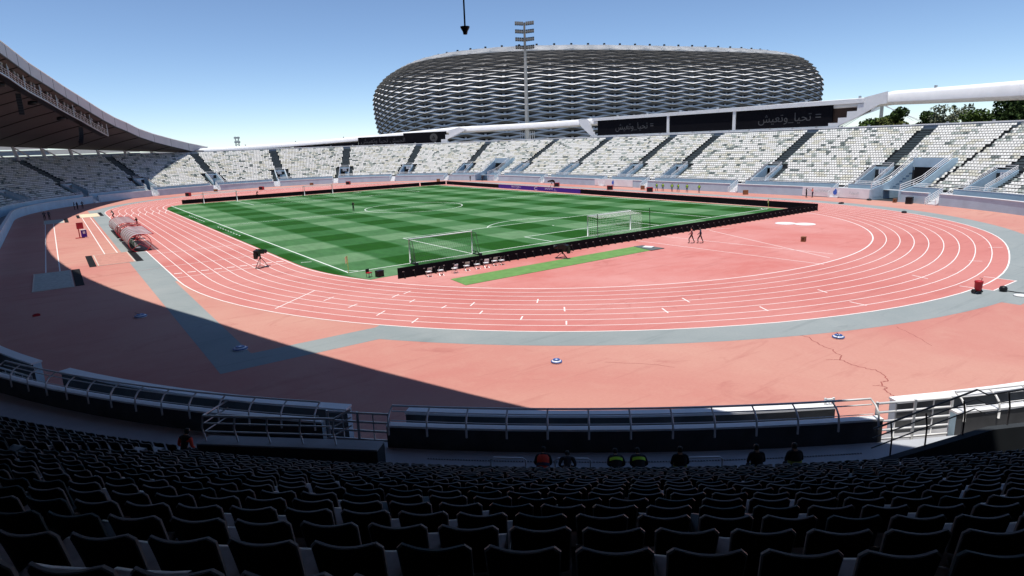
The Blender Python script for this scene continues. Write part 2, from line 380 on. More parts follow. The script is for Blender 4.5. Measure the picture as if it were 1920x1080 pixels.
M_PL = mat('pitch_line_paint', (.80, .84, .78), .7, var=.1, scale=5)
ZP = .019
def pl(name, pts, w=.13): MB().ribbon([(x, y, ZP) for x, y in pts], w).build(name, M_PL, pitch)
for sx in (-34, 34): pl('touchline', [(sx, 0), (sx, 105)], .15)
for y in (0, 105): pl('goal_line', [(-34, y), (34, y)], .15)
pl('halfway_line', [(-34, 52.5), (34, 52.5)])
pl('centre_circle', [(9.15*math.cos(2*PI*i/72), 52.5+9.15*math.sin(2*PI*i/72)) for i in range(73)], .14)
for y, d in ((0, 1), (105, -1)):
    for w, h, nm in ((20.16, 16.5, 'penalty_area_line'), (9.16, 5.5, 'goal_area_line')):
        for q in ([(-w, y), (-w, y+d*h)], [(-w, y+d*h), (w, y+d*h)], [(w, y+d*h), (w, y)]): pl(nm, q)
    a0 = math.acos(5.5/9.15); pl('penalty_arc', [(9.15*math.sin(t), y+d*(11+9.15*math.cos(t))) for t in [a0*(-1+i/12) for i in range(25)]])
    MB().lathe([(.01, 0), (.14, 0), (.14, .002)], 12, (0, y+d*11, ZP)).build('penalty_spot', M_PL, pitch)
    for sx in (-34, 34):
        s2 = 1 if sx < 0 else -1; pl('corner_arc', [(sx+s2*math.cos(t), y+d*math.sin(t)) for t in [PI/2*i/8 for i in range(9)]], .1)
for y0, n in ((62, 9), (37, 9)):
    for i in range(n): MB().ribbon([(-35.05, y0+i*1.7, ZP), (-35.05, y0+i*1.7+.9, ZP)], .12).build('technical_area_dash', M_PL, pitch)
pl('warm_up_mark', [(-35.6, 9), (-34.6, 8.6)])

# ------------------------------------------------------------------ grandstand bowl
ROW0, DEPTH, RISE, NROW = 4.9, .80, .412, 24
UR = ROW0+DEPTH*NROW                       # rim
def zrow(i): return 1.5+RISE*i
def zlin(u): return 1.5+max(0, u-ROW0)*RISE/DEPTH
AIS = {'11': -23.6, '12': -6.3, '13': 14.2, '14': 38, '15': 52, '16': 75.8, '17': 97.5, '18': 118, '19': 137.2, '20': 156, '21': 174.2, '22': 192.4, '23': 211, '24': 229.6, '25': 248, '26': 266}
EXD = {'11': 'cut by the right edge of the picture', '12': 'at the right end of the long white banner', '13': 'left of the long white banner', '14': 'just left of the walking stewards', '15': 'above the small white wall banner', '16': 'above the purple display', '17': 'right of the far service tunnel', '18': 'left of the far service tunnel', '19': 'below the emblem billboard', '20': 'below the low plain billboard', '21': 'behind the middle far goal', '22': 'nearest the end of the roof', '23': 'on the edge of the roof shadow', '24': 'in the roof shade beyond the bright sand pit', '25': 'in deep roof shade at the left', '26': 'at the left edge under the roof'}
AISW = {}
TUN = [(-15.4, -10.6), (103.6, 108.8)]     # wide ground-level tunnels
VB = 10.45                                  # back of a vomitory
NEARAIS = [-141.0*A2S, -124.0*A2S+40]       # near stairs (second one lies outside the picture)
NEARAIS = [-141.0*A2S]
stand = empty('grandstand', 'white and grey stadium bowl with terraces, front walls and seats round the track', 'grandstand')
def tread_profile(k0=0):
    pr = []
    for i in range(k0, NROW):
        pr += [(ROW0+DEPTH*i, zrow(i)), (ROW0+DEPTH*(i+1), zrow(i))]
    return pr
kv = int((VB-ROW0)/DEPTH)+1
PF = [(3.25, 1.5)]+tread_profile()
PV = [(3.25, 1.5), (VB, 1.5), (VB, zrow(kv))]+tread_profile(kv)
PT = [(.5, .012), (VB, .012), (VB, zrow(kv))]+tread_profile(kv)
brk = [(-LB, LS+LB+LS, PF)]
def cut(a, b, prof):
    global brk
    out = []
    for x, y, p in brk:
        if b <= x or a >= y: out.append((x, y, p)); continue
        if x < a: out.append((x, a, p))
        out.append((max(a, x), min(b, y), prof))
        if y > b: out.append((b, y, p))
    brk = out
for s in AIS.values(): cut(s-1.5, s+1.5, PV)
for a, b in TUN: cut(a, b, PT)
mb = MB()
for a, b, p in brk: sweep(mb, p, srange(a, b, 2.2))
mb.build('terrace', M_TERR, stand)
# walkway floor, corridor floor
mb = MB(); sweep(mb, [(3.25, 1.506), (4.88, 1.506)], srange(-LB, LS+LB+LS, 2.2)); mb.build('walkway', M_FLOOR, stand)
mb = MB(); sweep(mb, [(.86, .45), (3.0, .45)], srange(-LB, TUN[0][0], 2.2)); sweep(mb, [(.86, .45), (3.0, .45)], srange(TUN[0][1], TUN[1][0], 2.2)); sweep(mb, [(.86, .45), (3.0, .45)], srange(TUN[1][1], LS+LB+LS, 2.2)); mb.build('corridor_floor', M_CONC, stand)
# gaps in the walls
STG = [(s+1.5, s+3.3) for s in AIS.values() if s < 240]
G1 = STG+TUN+[(-138.5*A2S, -136.2*A2S), (-120.9*A2S, -118.6*A2S), (-156.4*A2S, -153.9*A2S)]
G2 = STG+TUN+[(-138.2*A2S, -136.0*A2S), (-120.8*A2S, -118.4*A2S), (-164*A2S, -160*A2S)]
def segs(gaps, a=-LB, b=LS+LB+LS):
    out = []; x = a
    for g0, g1 in sorted(gaps):
        if g0 > x: out.append((x, g0))
        x = max(x, g1)
    out.append((x, b)); return out
for a, b in segs(G1):
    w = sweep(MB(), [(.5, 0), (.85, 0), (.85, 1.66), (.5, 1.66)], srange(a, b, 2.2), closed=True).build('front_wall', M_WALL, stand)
    sweep(MB(), [(.853, .46), (.853, 1.655)], srange(a, b, 2.2)).build('inner_face', mat('shaded_weathered_concrete', (.11, .11, .108), .85, var=.3, scale=.9), w)  # stained inner face, coloured darker to stand in for its shade
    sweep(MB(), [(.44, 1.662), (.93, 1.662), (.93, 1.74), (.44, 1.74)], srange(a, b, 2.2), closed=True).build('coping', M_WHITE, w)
for a, b in segs(G2):
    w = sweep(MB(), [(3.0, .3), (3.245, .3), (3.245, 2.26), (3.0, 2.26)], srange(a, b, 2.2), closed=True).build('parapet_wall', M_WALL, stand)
    sweep(MB(), [(3.248, 1.5), (3.248, 2.255)], srange(a, b, 2.2)).build('inner_face', mat('shaded_stained_concrete', (.07, .07, .073), .85, var=.25, scale=1.1), w)  # shade on the camera side of the parapet painted into the concrete
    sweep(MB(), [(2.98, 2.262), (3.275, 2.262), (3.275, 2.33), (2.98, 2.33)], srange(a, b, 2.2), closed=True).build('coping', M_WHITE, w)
# tunnel cut faces get their own walls later; rim wall and its white top rail
rim = sweep(MB(), [(UR, 8.5), (UR+.3, 8.5), (UR+.3, 11.85), (UR, 11.85)], srange(-LB, LS+LB+LS, 2.2), closed=True).build('rim_wall', M_RIM, stand)
sweep(MB(), [(UR-.08, 11.852), (UR+.42, 11.852), (UR+.42, 12.08), (UR-.08, 12.08)], srange(-LB, 187, 2.2), closed=True).build('coping', M_WHITE, rim)
sweep(MB(), [(UR+1.4, -.6), (UR+1.7, -.6), (UR+1.7, 9.5), (UR+1.4, 9.5)], srange(-LB, LS+LB+LS, 4), closed=True).build('outer_wall', M_CONC, stand)
for s in srange(-30, 160, 5.5): MB().box(pos(s, UR+.1, 12.2), (.35, .35, .28)).build('rim_lamp', M_STEEL, rim)

# stairs, vomitories and access flights
def frame_M(s): n = nrm(s); t = tang(s); return Matrix(((t.x, n.x, 0), (t.y, n.y, 0), (0, 0, 1)))
def aisle_steps(s, label, w0=2.4, sides=True, name='aisle_stairs', u0=None):
    root = empty(name, label, 'stairs', pos(s, VB, zlin(VB)), group='stairways between seat blocks')
    inv = Matrix.Translation(-pos(s, VB, zlin(VB)))
    def strip(c, w, i0, i1):
        m = MB(); n = nrm(s); t = tang(s)
        for i in range(i0, i1):
            for h in (0, 1):
                u = ROW0+DEPTH*i+DEPTH/2*h; z0 = zrow(i); z1 = z0+.012+(RISE/2 if h else 0)
                p = lambda uu, cc: pos(s, uu)+t*cc
                b = [p(u+.002, c-w/2), p(u+DEPTH/2-.004, c-w/2), p(u+DEPTH/2-.004, c+w/2), p(u+.002, c+w/2)]
                b = b[::-1]
                m.hexa([(q.x, q.y, z0-.1) for q in b], [(q.x, q.y, z1) for q in b])
        me = m.mesh('steps', M_STEP); me.transform(inv); return link('steps', me, root)
    strip(0, w0, kv if sides else 0, NROW)
    if sides: strip(-2.2, 1.1, 0, kv); strip(2.2, 1.1, 0, kv)
    return root
def rail_line(mb, pts, r=.035, m=0): return mb.tube(pts, r, 5, m)
def vomitory(num, s, first):
    where = AISW.get(num, '')
    P0 = pos(s, ROW0, 1.5); n = nrm(s); t = tang(s)
    root = empty('vomitory', 'grey sunken exit with number sign %s' % EXD[num], 'exit', P0, group='numbered exits along the bowl')
    def loc(a, b, z): v = n*b+t*a; return Vector((v.x, v.y, z-1.5))        # a along, b outwards from ROW0
    d = VB-ROW0
    for sg in (-1, 1):
        a0, a1 = sg*1.5, sg*1.68
        q = [loc(a0, 0, 1.3), loc(a0, d+.25, 1.3), loc(a0, d+.25, zlin(VB)+.55), loc(a0, 0, 2.25)]
        r = [loc(a1, 0, 1.3), loc(a1, d+.25, 1.3), loc(a1, d+.25, zlin(VB)+.55), loc(a1, 0, 2.25)]
        m = MB(); m.add(q+r, [(0, 1, 2, 3), (7, 6, 5, 4), (3, 2, 6, 7), (0, 3, 7, 4), (1, 5, 6, 2)]); w = m.build('side_wall', M_WALL, root)
        m = MB(); a = sg*1.6
        for h in (.18, .42, .66): rail_line(m, [loc(a, .1, 2.25+h), loc(a, d+.1, zlin(VB)+.55+h)], .045)
        for k in range(6):
            b = .1+d*k/5; m.tube([loc(a, b, 2.25+(zlin(VB)-1.7)*b/d), loc(a, b, 2.93+(zlin(VB)-1.7)*b/d)], .035, 5)
        m.build('handrail', M_WHITEM, root)
    m = MB(); m.hexa([loc(-1.5, d, 3.35), loc(-1.5, d+.2, 3.35), loc(1.5, d+.2, 3.35), loc(1.5, d, 3.35)][::-1], [loc(-1.5, d, 4.85), loc(-1.5, d+.2, 4.85), loc(1.5, d+.2, 4.85), loc(1.5, d, 4.85)][::-1]); m.build('header', M_WALL, root)
    m = MB(); f = d-.02; m.hexa([loc(.1, f, 1.51), loc(.1, d-.004, 1.51), loc(1.5, d-.004, 1.51), loc(1.5, f, 1.51)][::-1], [loc(.1, f, 3.34), loc(.1, d-.004, 3.34), loc(1.5, d-.004, 3.34), loc(1.5, f, 3.34)][::-1]); m.build('doorway', M_DARK, root)
    m = MB(); m.hexa([loc(-1.5, f-.03, 1.51), loc(-1.5, d-.004, 1.51), loc(.1, d-.004, 1.51), loc(.1, f-.03, 1.51)][::-1], [loc(-1.5, f-.03, 3.34), loc(-1.5, d-.004, 3.34), loc(.1, d-.004, 3.34), loc(.1, f-.03, 3.34)][::-1]); m.build('front_panel', M_WALL, root)
    m = MB(); c = loc(.15, d-.16, 4.05); m.box(c, (1.25, .05, .95), frame_M(s)); sg = m.build('sign_plate', M_WHITE, root)
    o = put_text('number', num, 1.0, c-n*.03, -t if False else t*-1, (0, 0, 1), mat('sign_blue', (.05, .10, .22), .6), sg, 1.0)
    # top guard rail
    m = MB(); 
    for h in (.35, .7): rail_line(m, [loc(-1.6, d+.1, 4.85+h), loc(1.6, d+.1, 4.85+h)], .04)
    m.build('guard_rail', M_WHITEM, root)
def access_flight(num, s):
    root = empty('access_flight', 'white railed track steps %s' % EXD[num], 'stairs', pos(s, .5, 0), group='white steps down to the track')
    P0 = pos(s, .5, 0); n = nrm(s); t = tang(s)
    def loc(a, b, z): v = n*b+t*a; return Vector((v.x, v.y, z))
    m = MB(); N = 8
    for i in range(N):
        b0 = -.4+3.1*i/N; b1 = -.4+3.1*(i+1)/N; z1 = 1.5*(i+1)/N
        q = [loc(-.85, b0, 0), loc(-.85, b1-.004, 0), loc(.85, b1-.004, 0), loc(.85, b0, 0)][::-1]
        m.hexa(q, [(v.x, v.y, z1) for v in q])
    m.build('steps', M_WHITE, root)
    for sg in (-1, 1):
        m = MB()
        for h in (.15, .4, .65, .95): rail_line(m, [loc(sg*.9, -.6, h), loc(sg*.9, 2.6, 1.5+h)], .04)
        for k in range(5):
            b = -.6+3.2*k/4; z = 1.5*k/4; m.tube([loc(sg*.9, b, max(0, z-.1)), loc(sg*.9, b, z+1.0)], .04, 5)
        m.build('handrail', M_WHITEM, root)
for i, (num, s) in enumerate(AIS.items()):
    aisle_steps(s, 'dark stairway through the seats %s' % EXD[num])
    vomitory(num, s, i == 0)
    if s < 240: access_flight(num, s+2.4)
aisle_steps(NEARAIS[0], 'dark stairway between the near seat blocks left of the raised landing', 1.5, False)
# white guard rail along the walkway parapet of the sunlit side
for a, b in segs(G2, -30, 262):
    if b-a < 1: continue
    m = MB(); ss = srange(a+.1, b-.1, 2.2)
    for h in (.25, .5): m.tube([pos(s, 3.12, 2.33+h) for s in ss], .035, 4)
    for s in srange(a+.1, b-.1, 1.5): m.tube([pos(s, 3.12, 2.33), pos(s, 3.12, 2.83)], .03, 4)
    m.build('parapet_rail', M_WHITEM, stand)
# wide tunnels
for k, (a, b) in enumerate(TUN):
    root = empty('entrance_tunnel', ['wide grey player tunnel with dark mouth at the right bend', 'wide grey service tunnel with dark mouth in the far bend'][k], 'tunnel', pos((a+b)/2, .5, 0), group=None)
    O = pos((a+b)/2, .5, 0)
    for s, name, m_ in ((a-.12, 'side_wall', M_WALL), (b+.12, 'side_wall', M_WALL)):
        n = nrm(s); t = tang(s); m = MB()
        prof = [(.2, 0), (VB+2.2, 0), (VB+2.2, zlin(VB)+2.1), (VB+1, zlin(VB)+2.0), (ROW0, 2.9), (3.2, 2.4), (.2, 1.75)]
        q = [pos(s, u, z)-t*.11-O for u, z in prof]; r = [pos(s, u, z)+t*.11-O for u, z in prof]; N = len(prof)
        m.add(q+r, [tuple(range(N)), tuple(range(2*N-1, N-1, -1))]+[(i, i+N, (i+1) % N+N, (i+1) % N) for i in range(N)]); w = m.build(name, m_, root)
        m = MB()
        for h in (.3, .65, 1.0): m.tube([pos(s, .3, 1.75+h)-O, pos(s, 3.2, 2.4+h)-O, pos(s, ROW0, 2.9+h)-O, pos(s, VB+1, zlin(VB)+2+h)-O], .05, 5)
        for u, z in ((.3, 1.75), (3.2, 2.4), (5.6, 3.2), (8.2, 4.7), (VB+.8, zlin(VB)+1.9)): m.tube([pos(s, u, z)-O, pos(s, u, z+1.0)-O], .05, 5)
        m.build('handrail', M_WHITEM, w)
    m = MB(); q = [pos(a, VB-.05, 4.95)-O, pos(a, VB+.15, 4.95)-O, pos(b, VB+.15, 4.95)-O, pos(b, VB-.05, 4.95)-O]
    m.hexa(q, [(v.x, v.y, zlin(VB)+2.1) for v in q]); m.build('header', M_WALL, root)
    m = MB(); q = [pos(a+.3, VB-.03, .02)-O, pos(a+.3, VB-.008, .02)-O, pos(b-.3, VB-.008, .02)-O, pos(b-.3, VB-.03, .02)-O]
    m.hexa(q, [(v.x, v.y, 4.95) for v in q]); m.build('tunnel_mouth', M_DARK, root)

# ------------------------------------------------------------------ seats of the far and side stands (too many to count)
def box_np(x0, x1, y0, y1, z0, z1, sl=0):
    V = [(x, y+(sl if z > z0 else 0), z) for z in (z0, z1) for y in (y0, y1) for x in (x0, x1)]
    return np.array(V), np.array([(4, 5, 7, 6), (0, 1, 5, 4), (2, 6, 7, 3), (0, 4, 6, 2), (1, 3, 7, 5)])
b1 = box_np(-.205, .205, -.19, .20, .34, .42); b2 = box_np(-.205, .205, .16, .22, .42, .68, .05)
TV = np.vstack([b1[0], b2[0]]); TF = np.vstack([b1[1], b2[1]+8])
def far_ok(s, u):
    k = (R0+u)/R0 if (s < 0 or LS < s < LS+LB) else 1
    for sa in AIS.values():
        d = abs(s-sa)*k
        if d < 1.3 and u > VB: return False
        if d < 2.85 and u < VB+.5: return False
    if abs(s+16.6)*k < .3: return False
    for a, b in TUN:
        if a-.45 < s < b+.45 and u < VB+1.4: return False
    return True
SV, SF, SM = [], [], []; cnt = 0
clus = RNG.random((NROW+2, 1400))
for i in range(NROW):
    u = ROW0+DEPTH*i+.42; z = zrow(i); s = -38.0; j = 0; run = 0; mi = 0
    while s < 300:
        k = (R0+u)/R0 if (s < 0 or LS < s < LS+LB) else 1
        s += .5/k; j += 1
        if run <= 0:
            r = RNG.random(); mi = 0 if r < .54 else 1 if r < .72 else 2 if r < .92 else 3
            run = int(RNG.integers(1, 5)) if mi < 2 else int(RNG.integers(1, 3))
        run -= 1
        if not far_ok(s, u): continue
        p = pos(s, u, z); n = nrm(s); jx = RNG.uniform(-.012, .012)
        V = np.empty_like(TV); V[:, 0] = p.x+(TV[:, 0]+jx)*-n.y+TV[:, 1]*n.x; V[:, 1] = p.y+(TV[:, 0]+jx)*n.x+TV[:, 1]*n.y; V[:, 2] = TV[:, 2]+z
        SV.append(V); SF.append(TF+16*cnt); SM.append(np.full(10, mi)); cnt += 1
me = mesh_np('bowl_seats', np.vstack(SV), np.vstack(SF), [M_SEATW, M_SEATC, M_SEATG, M_SEATD], np.concatenate(SM))
link('bowl_seats', me, None, label='white, cream and grey-green seats filling the far and side stands', cat='seats', kind='stuff')
print('far seats', cnt)

# ------------------------------------------------------------------ near-side parapet rails, gates and raised landings
def curved_rail(a0, a1, label, white=False):
    """steel rail on the parapet: bent posts leaning to the field, two bars"""
    s0, s1 = a0*A2S, a1*A2S
    root = empty('handrail', label, 'railing', pos((s0+s1)/2, 3.12, 2.33)); O = pos((s0+s1)/2, 3.12, 2.33)
    mm = M_WHITEM if white else mat('rail_paint', (.72, .73, .74), .4, var=.05)
    ss = srange(s0, s1, 1.0)
    MB().tube([pos(s, 2.86, 2.87)-O for s in ss], .036, 6).build('top_bar', mm, root, True)
    MB().tube([pos(s, 2.93, 2.70)-O for s in ss], .022, 6).build('middle_bar', mm, root, True)
    MB().tube([pos(s, 3.05, 2.42)-O for s in ss], .014, 6).build('lower_bar', mm, root, True)
    n = max(1, int((s1-s0)/1.2))
    for i in range(n+1):
        s = s0+(s1-s0)*i/n
        MB().tube([pos(s, 3.34, 2.02)-O, pos(s, 3.335, 2.33)-O, pos(s, 3.30, 2.56)-O, pos(s, 3.14, 2.74)-O, pos(s, 2.87, 2.86)-O], [.036, .036, .036, .032, .026], 6).build('post', mm, root, True)
curved_rail(-154.0, -138.4, 'curved steel handrail on the shaded parapet left of the gate')
curved_rail(-135.9, -121.0, 'long steel handrail on the parapet in front of the near seats')
curved_rail(-118.2, -104.0, 'sunlit white handrail on the parapet right of the white gate', True)
def gate(a0, a1, u, label, m_, bars=4, z0=1.5, h=1.15, leaf=2):
    s0, s1 = a0*A2S, a1*A2S; O = pos((s0+s1)/2, u, z0)
    root = empty('gate', label, 'gate', O)
    for k in range(leaf+1):
        s = s0+(s1-s0)*k/leaf; MB().tube([pos(s, u, z0-.9)-O, pos(s, u, z0+h)-O], .05, 8).build('post', m_, root, True)
    for b in range(bars): MB().tube([pos(s0, u, z0+.12+(h-.17)*b/(bars-1))-O, pos(s1, u, z0+.12+(h-.17)*b/(bars-1))-O], .04, 6).build('bar', m_, root, True)
    for k in range(leaf):
        s = s0+(s1-s0)*(k+.5)/leaf; MB().tube([pos(s, u, z0+.1)-O, pos(s, u, z0+h-.05)-O], .022, 6).build('picket', m_, root, True)
gate(-138.1, -136.0, 3.0, 'grey barred gate in the shaded gap of the near parapet', M_STEEL)
gate(-120.8, -118.3, 2.9, 'white barred gate in the sunlit gap of the near parapet', M_WHITEM, 5, 1.3, 1.45)
gate(-121.2, -120.9, .7, 'short white railing beside the track opening at right', M_WHITEM, 3, .9, 1.1, 1)
gate(-156.6, -153.6, 2.2, 'thin steel railing across the left gap in the front wall', M_STEEL, 3, .9, 1.1, 2)
# raised landing over the near exit
def landing():
    a0, a1 = -140.8, -135.5; s0, s1 = a0*A2S, a1*A2S; O = pos((s0+s1)/2, 4.5, 1.5)
    root = empty('landing', 'raised concrete landing with steel rails over the near exit', 'landing', O)
    q = [pos(s0, 5.25, 1.5), pos(s0, 5.85, 1.5), pos(s1, 5.4, 1.5), pos(s1, 4.8, 1.5)]; q = [v-O for v in q]
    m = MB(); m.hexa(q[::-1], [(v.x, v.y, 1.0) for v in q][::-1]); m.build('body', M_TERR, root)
    q2 = [v+Vector((0, 0, 1.003)) for v in q]; m = MB(); m.hexa(q2[::-1], [(v.x, v.y, v.z+.05) for v in q2][::-1]); m.build('slab', M_CONC, root)
    L0 = [pos(s0+.1, 4.4, 2.55)-O, pos(s0+.15, 5.6, 2.55)-O, pos(s1-1.3, 5.2, 2.55)-O, pos(s1-1.1, 4.5, 2.55)-O]
    for h, r in ((.85, .04), (.6, .024), (.32, .024)): MB().tube([v+Vector((0, 0, h)) for v in L0], r, 6).build('bar', M_STEEL, root, True)
    n = 5
    for i in range(n):
        p = L0[1].lerp(L0[2], i/(n-1)); MB().tube([p+Vector((0, 0, .0)), p+Vector((0, 0, .5))+nrm(s0)*.1, p+Vector((0, 0, .85))], .03, 6).build('post', M_STEEL, root, True)
landing()
def ramp_block():
    s0, s1, s2, s3 = -122.0*A2S, -118.7*A2S, -116*A2S, -106*A2S; O = pos(s0, 4.9, 1.5)
    root = empty('stair_block', 'dark sloping stair wall with shade-darkened handrail below the white gate', 'stair wall', O)
    top = [(s0, 1.72), (s1, 2.55), (s2, 2.55), (s3, 2.55)]
    m = MB()
    for (a, za), (b, zb) in zip(top[:-1], top[1:]):
        b_ = [pos(a, 4.72, 1.2)-O, pos(a, 4.95, 1.2)-O, pos(b, 4.95, 1.2)-O, pos(b, 4.72, 1.2)-O]
        t_ = [pos(a, 4.72, za)-O, pos(a, 4.95, za)-O, pos(b, 4.95, zb)-O, pos(b, 4.72, zb)-O]
        m.hexa(b_[::-1], t_[::-1])
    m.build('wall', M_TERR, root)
    line = [(s0, 1.72), (s1-.4, 2.75), (s1-.05, 2.55), (s3, 2.6)]
    for h, r in ((1.0, .03), (.7, .02), (.38, .02)): MB().tube([pos(s, 4.65, z+h)-O for s, z in line], r, 6).build('bar', M_BLACK, root, True)  # black stands for the rail's shaded silhouette
    for s, z in [(s0+.5, 1.85), (s0+1.5, 2.1), (s0+2.6, 2.4), (s1+.6, 2.55), (s1+2, 2.55), (s1+3.4, 2.55), (s1+5, 2.55)]:
        MB().tube([pos(s, 4.75, z-.1)-O, pos(s, 4.75, z+.6)-O, pos(s, 4.65, z+1.02)-O], .025, 6).build('post', M_BLACK, root, True)
ramp_block()
# plastic chain along the walkway
m = MB(); s = -134.5*A2S
while s < -121.8*A2S:
    p = pos(s, 3.9, 1.512); m.box(p+Vector((0, 0, .02)), (.055, .03, .035), frame_M(s)); s += .085
m.build('floor_chain', mat('chain_plastic', (.35, .36, .38), .5), label='pale plastic chain lying along the blue shaded walkway', cat='chain')
for i, a in enumerate((-132.0, -130.2, -126.6)):
    s = a*A2S; O = pos(s, 4.6, 1.5)
    m = MB(); m.tube([pos(s-.5, 4.6, 1.5)-O, pos(s-.5, 4.6, 1.95)-O, pos(s-.42, 4.6, 2.02)-O, pos(s+.42, 4.6, 2.02)-O, pos(s+.5, 4.6, 1.95)-O, pos(s+.5, 4.6, 1.5)-O], .03, 8)
    m.build('hoop_rail', M_WHITEM, smooth=True, loc=O, label='%s low white hoop rail from the left before the front seat row' % ORD[i], cat='railing', group='low hoop rails')

# ------------------------------------------------------------------ roof over the main stand
ZP_Y = [54, 80, 98, 107, 116, 125, 133.5, 147, 155, 163, 172.7, 178.4, 184]
ZP_Z = [31.5, 30.8, 29.2, 27.7, 26.5, 24.7, 23.0, 19.4, 17.9, 15.8, 13.6, 12.2, 11.0]
def lip_z(y): return float(np.interp(54+abs(y-54), ZP_Y, ZP_Z))
def lip(y):
    z = lip_z(y); yy = y+SH.y*z; e = max(0, y-160)/24; return Vector((161.2-math.sqrt(219**2-min(218, abs(yy-54))**2)-SH.x*z+6*e**1.5-2.6*min(1, max(0, (-y-12)/34)), y, z))
def rear_of(k):        # k 0..1 from far end to near end of the roof
    sA, sB = 190.0, LS+LB+LS+LB-115
    s = sA+(sB-sA)*k
    ang = abs(k-.5)*2
    z = 18.5-7.2*ang**1.6
    if s > LS+LB+LS: s = s-(LS+LB+LS)-LB   # near bend as negative s
    return pos(s, UR+1.0, z)
NSEG = 44
roof = empty('stand_roof', 'crescent cantilever roof with pale fascia over the main stand', 'roof', (-70, 54, 0))
RO = Vector((-70, 54, 0))
ys = [184+(-76-184)*i/NSEG for i in range(NSEG+1)]
FH = 2.35
lips = [lip(y) for y in ys]; rears = [rear_of(i/NSEG) for i in range(NSEG+1)]
def rpt(i, k):
    a, b = lips[i], rears[i]; p = a.lerp(b, k); p.z += math.sin(PI*k)*.6*(a-b).length*.03; return p-RO
for i in range(NSEG):
    m = MB(); m.grid([[rpt(j, k/5) for k in range(6)] for j in (i, i+1)])
    top = [[rpt(j, k/5)+Vector((0, 0, .9 if k < 5 else .3)) for k in range(6)] for j in (i, i+1)]; m.grid(top, flip=True)
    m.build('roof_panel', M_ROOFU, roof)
    MB().tube([rpt(i, k/5)-Vector((0, 0, .04)) for k in range(6)], .11, 5).build('seam_rib', M_BLACK, roof)
    a, b = lips[i]-RO, lips[i+1]-RO; t = (b-a).normalized(); e = t*.04; nn = Vector((t.y, -t.x, 0)).normalized()*-.06
    if nn.x < 0: nn = -nn
    m = MB(); m.hexa([a+e, b-e, b-e+nn, a+e+nn], [a+e+Vector((0, 0, FH)), b-e+Vector((0, 0, FH)), b-e+nn+Vector((0, 0, FH)), a+e+nn+Vector((0, 0, FH))]); fp = m.build('fascia_panel', M_FASC, roof)
    MB().tube([a-Vector((0, 0, .25)), a+Vector((0, 0, FH+.15))], .10, 5).build('mullion', M_BLACK, roof)
MB().tube([p-RO+Vector((0, 0, FH+.08)) for p in lips], .14, 6).build('top_trim', M_WHITE, roof)
MB().tube([p-RO-Vector((0, 0, .12)) for p in lips], .18, 6).build('bottom_trim', M_BLACK, roof)
e0 = lips[0]-RO; MB().box(e0+Vector((.2, .3, FH/2-.1)), (.5, .5, FH+.5)).build('end_post', M_WHITE, roof)
# columns carrying the rear edge and the louvred back wall
M_COL = mat('column_paint', (.55, .55, .53), .5, var=.06)
for i in range(0, NSEG+1):
    p = rears[i]-RO
    if True:
        base = Vector((p.x, p.y, 9.0)); base = base+(Vector((XC, min(max(p.y+54, YN), YF), 0))-RO-Vector((p.x, p.y, 0))).normalized()*1.6
        MB().tube([base, p+Vector((0, 0, .2))], [.6, .34], 8).build('column', M_COL, roof, True)
        MB().tube([base, p.lerp(rears[min(i+1, NSEG)]-RO, 1)], [.2, .16], 6).build('brace', M_COL, roof, True)
lou = empty('louvre_wall', 'pale louvred back wall behind the columns of the main stand', 'wall', (-90, 54, 0)); LO = Vector((-90, 54, 0))
M_LOUV = mat('louvre_paint', (.40, .40, .385), .6, var=.08)
def s_unw(k):
    sA, sB = 188.0, LS+LB+LS+LB-113; s = sA+(sB-sA)*k
    return s if s <= LS+LB+LS else s-(LS+LB+LS)-LB
for j in range(7):
    z0 = 9.3+1.55*j; m = MB(); N = 70; last = None
    for i in range(N):
        k0, k1 = i/N, (i+1)/N
        zt = 18.5-7.2*(abs((k0+k1)/2-.5)*2)**1.6+1.2
        if z0+1.3 > zt: continue
        a, b = s_unw(k0), s_unw(k1)
        m.grid([[pos(a, UR+5.0, z0)-LO, pos(a, UR+5.6, z0+1.36)-LO], [pos(b, UR+5.0, z0)-LO, pos(b, UR+5.6, z0+1.36)-LO]])
    if m.v: m.build('louvre', M_LOUV, lou)
# catwalk with floodlights under the lip
cw = empty('catwalk', 'grey latticed lighting catwalk hung below the roof lip', 'catwalk', (-55, 110, 0)); CO = Vector((-55, 110, 0))
cy = [146-i*1.6 for i in range(0, 62)]
def cpt(y, dz, din=.9): p = lip(y); return p+Vector((-din, 0, dz))-CO
MB().tube([cpt(y, -3.0) for y in cy[::2]], .17, 5).build('deck_edge', M_STEEL, cw)
m = MB(); m.grid([[cpt(y, -2.95, .9) for y in cy[::2]], [cpt(y, -3.1, 2.6) for y in cy[::2]]]); m.build('deck', M_BLACK, cw)
for h in (-2.5, -2.05, -1.6): MB().tube([cpt(y, h) for y in cy[::2]], .05, 4).build('rail_bar', M_STEEL, cw)
m = MB()
for y in cy: m.tube([cpt(y, -3.0), cpt(y, -1.6)], .045, 4)
m.build('rail_posts', M_STEEL, cw)
for y in cy[::5]: MB().tube([cpt(y, -3.0), cpt(y, 0)], .1, 5).build('hanger', M_STEEL, cw)
lampm = MB(); lampm.lathe([(.05, -.12), (.30, -.1), (.34, .12), (.30, .16)], 10); lme = lampm.mesh('lamp', [M_STEEL])
for i, y in enumerate(cy):
    if i % 5 in (1, 2, 4):
        for dz in (-1.25, -.65):
            o = link('floodlight', lme, cw, loc=cpt(y, dz, 1.3)); o.rotation_euler = (R_(70), 0, R_(70))
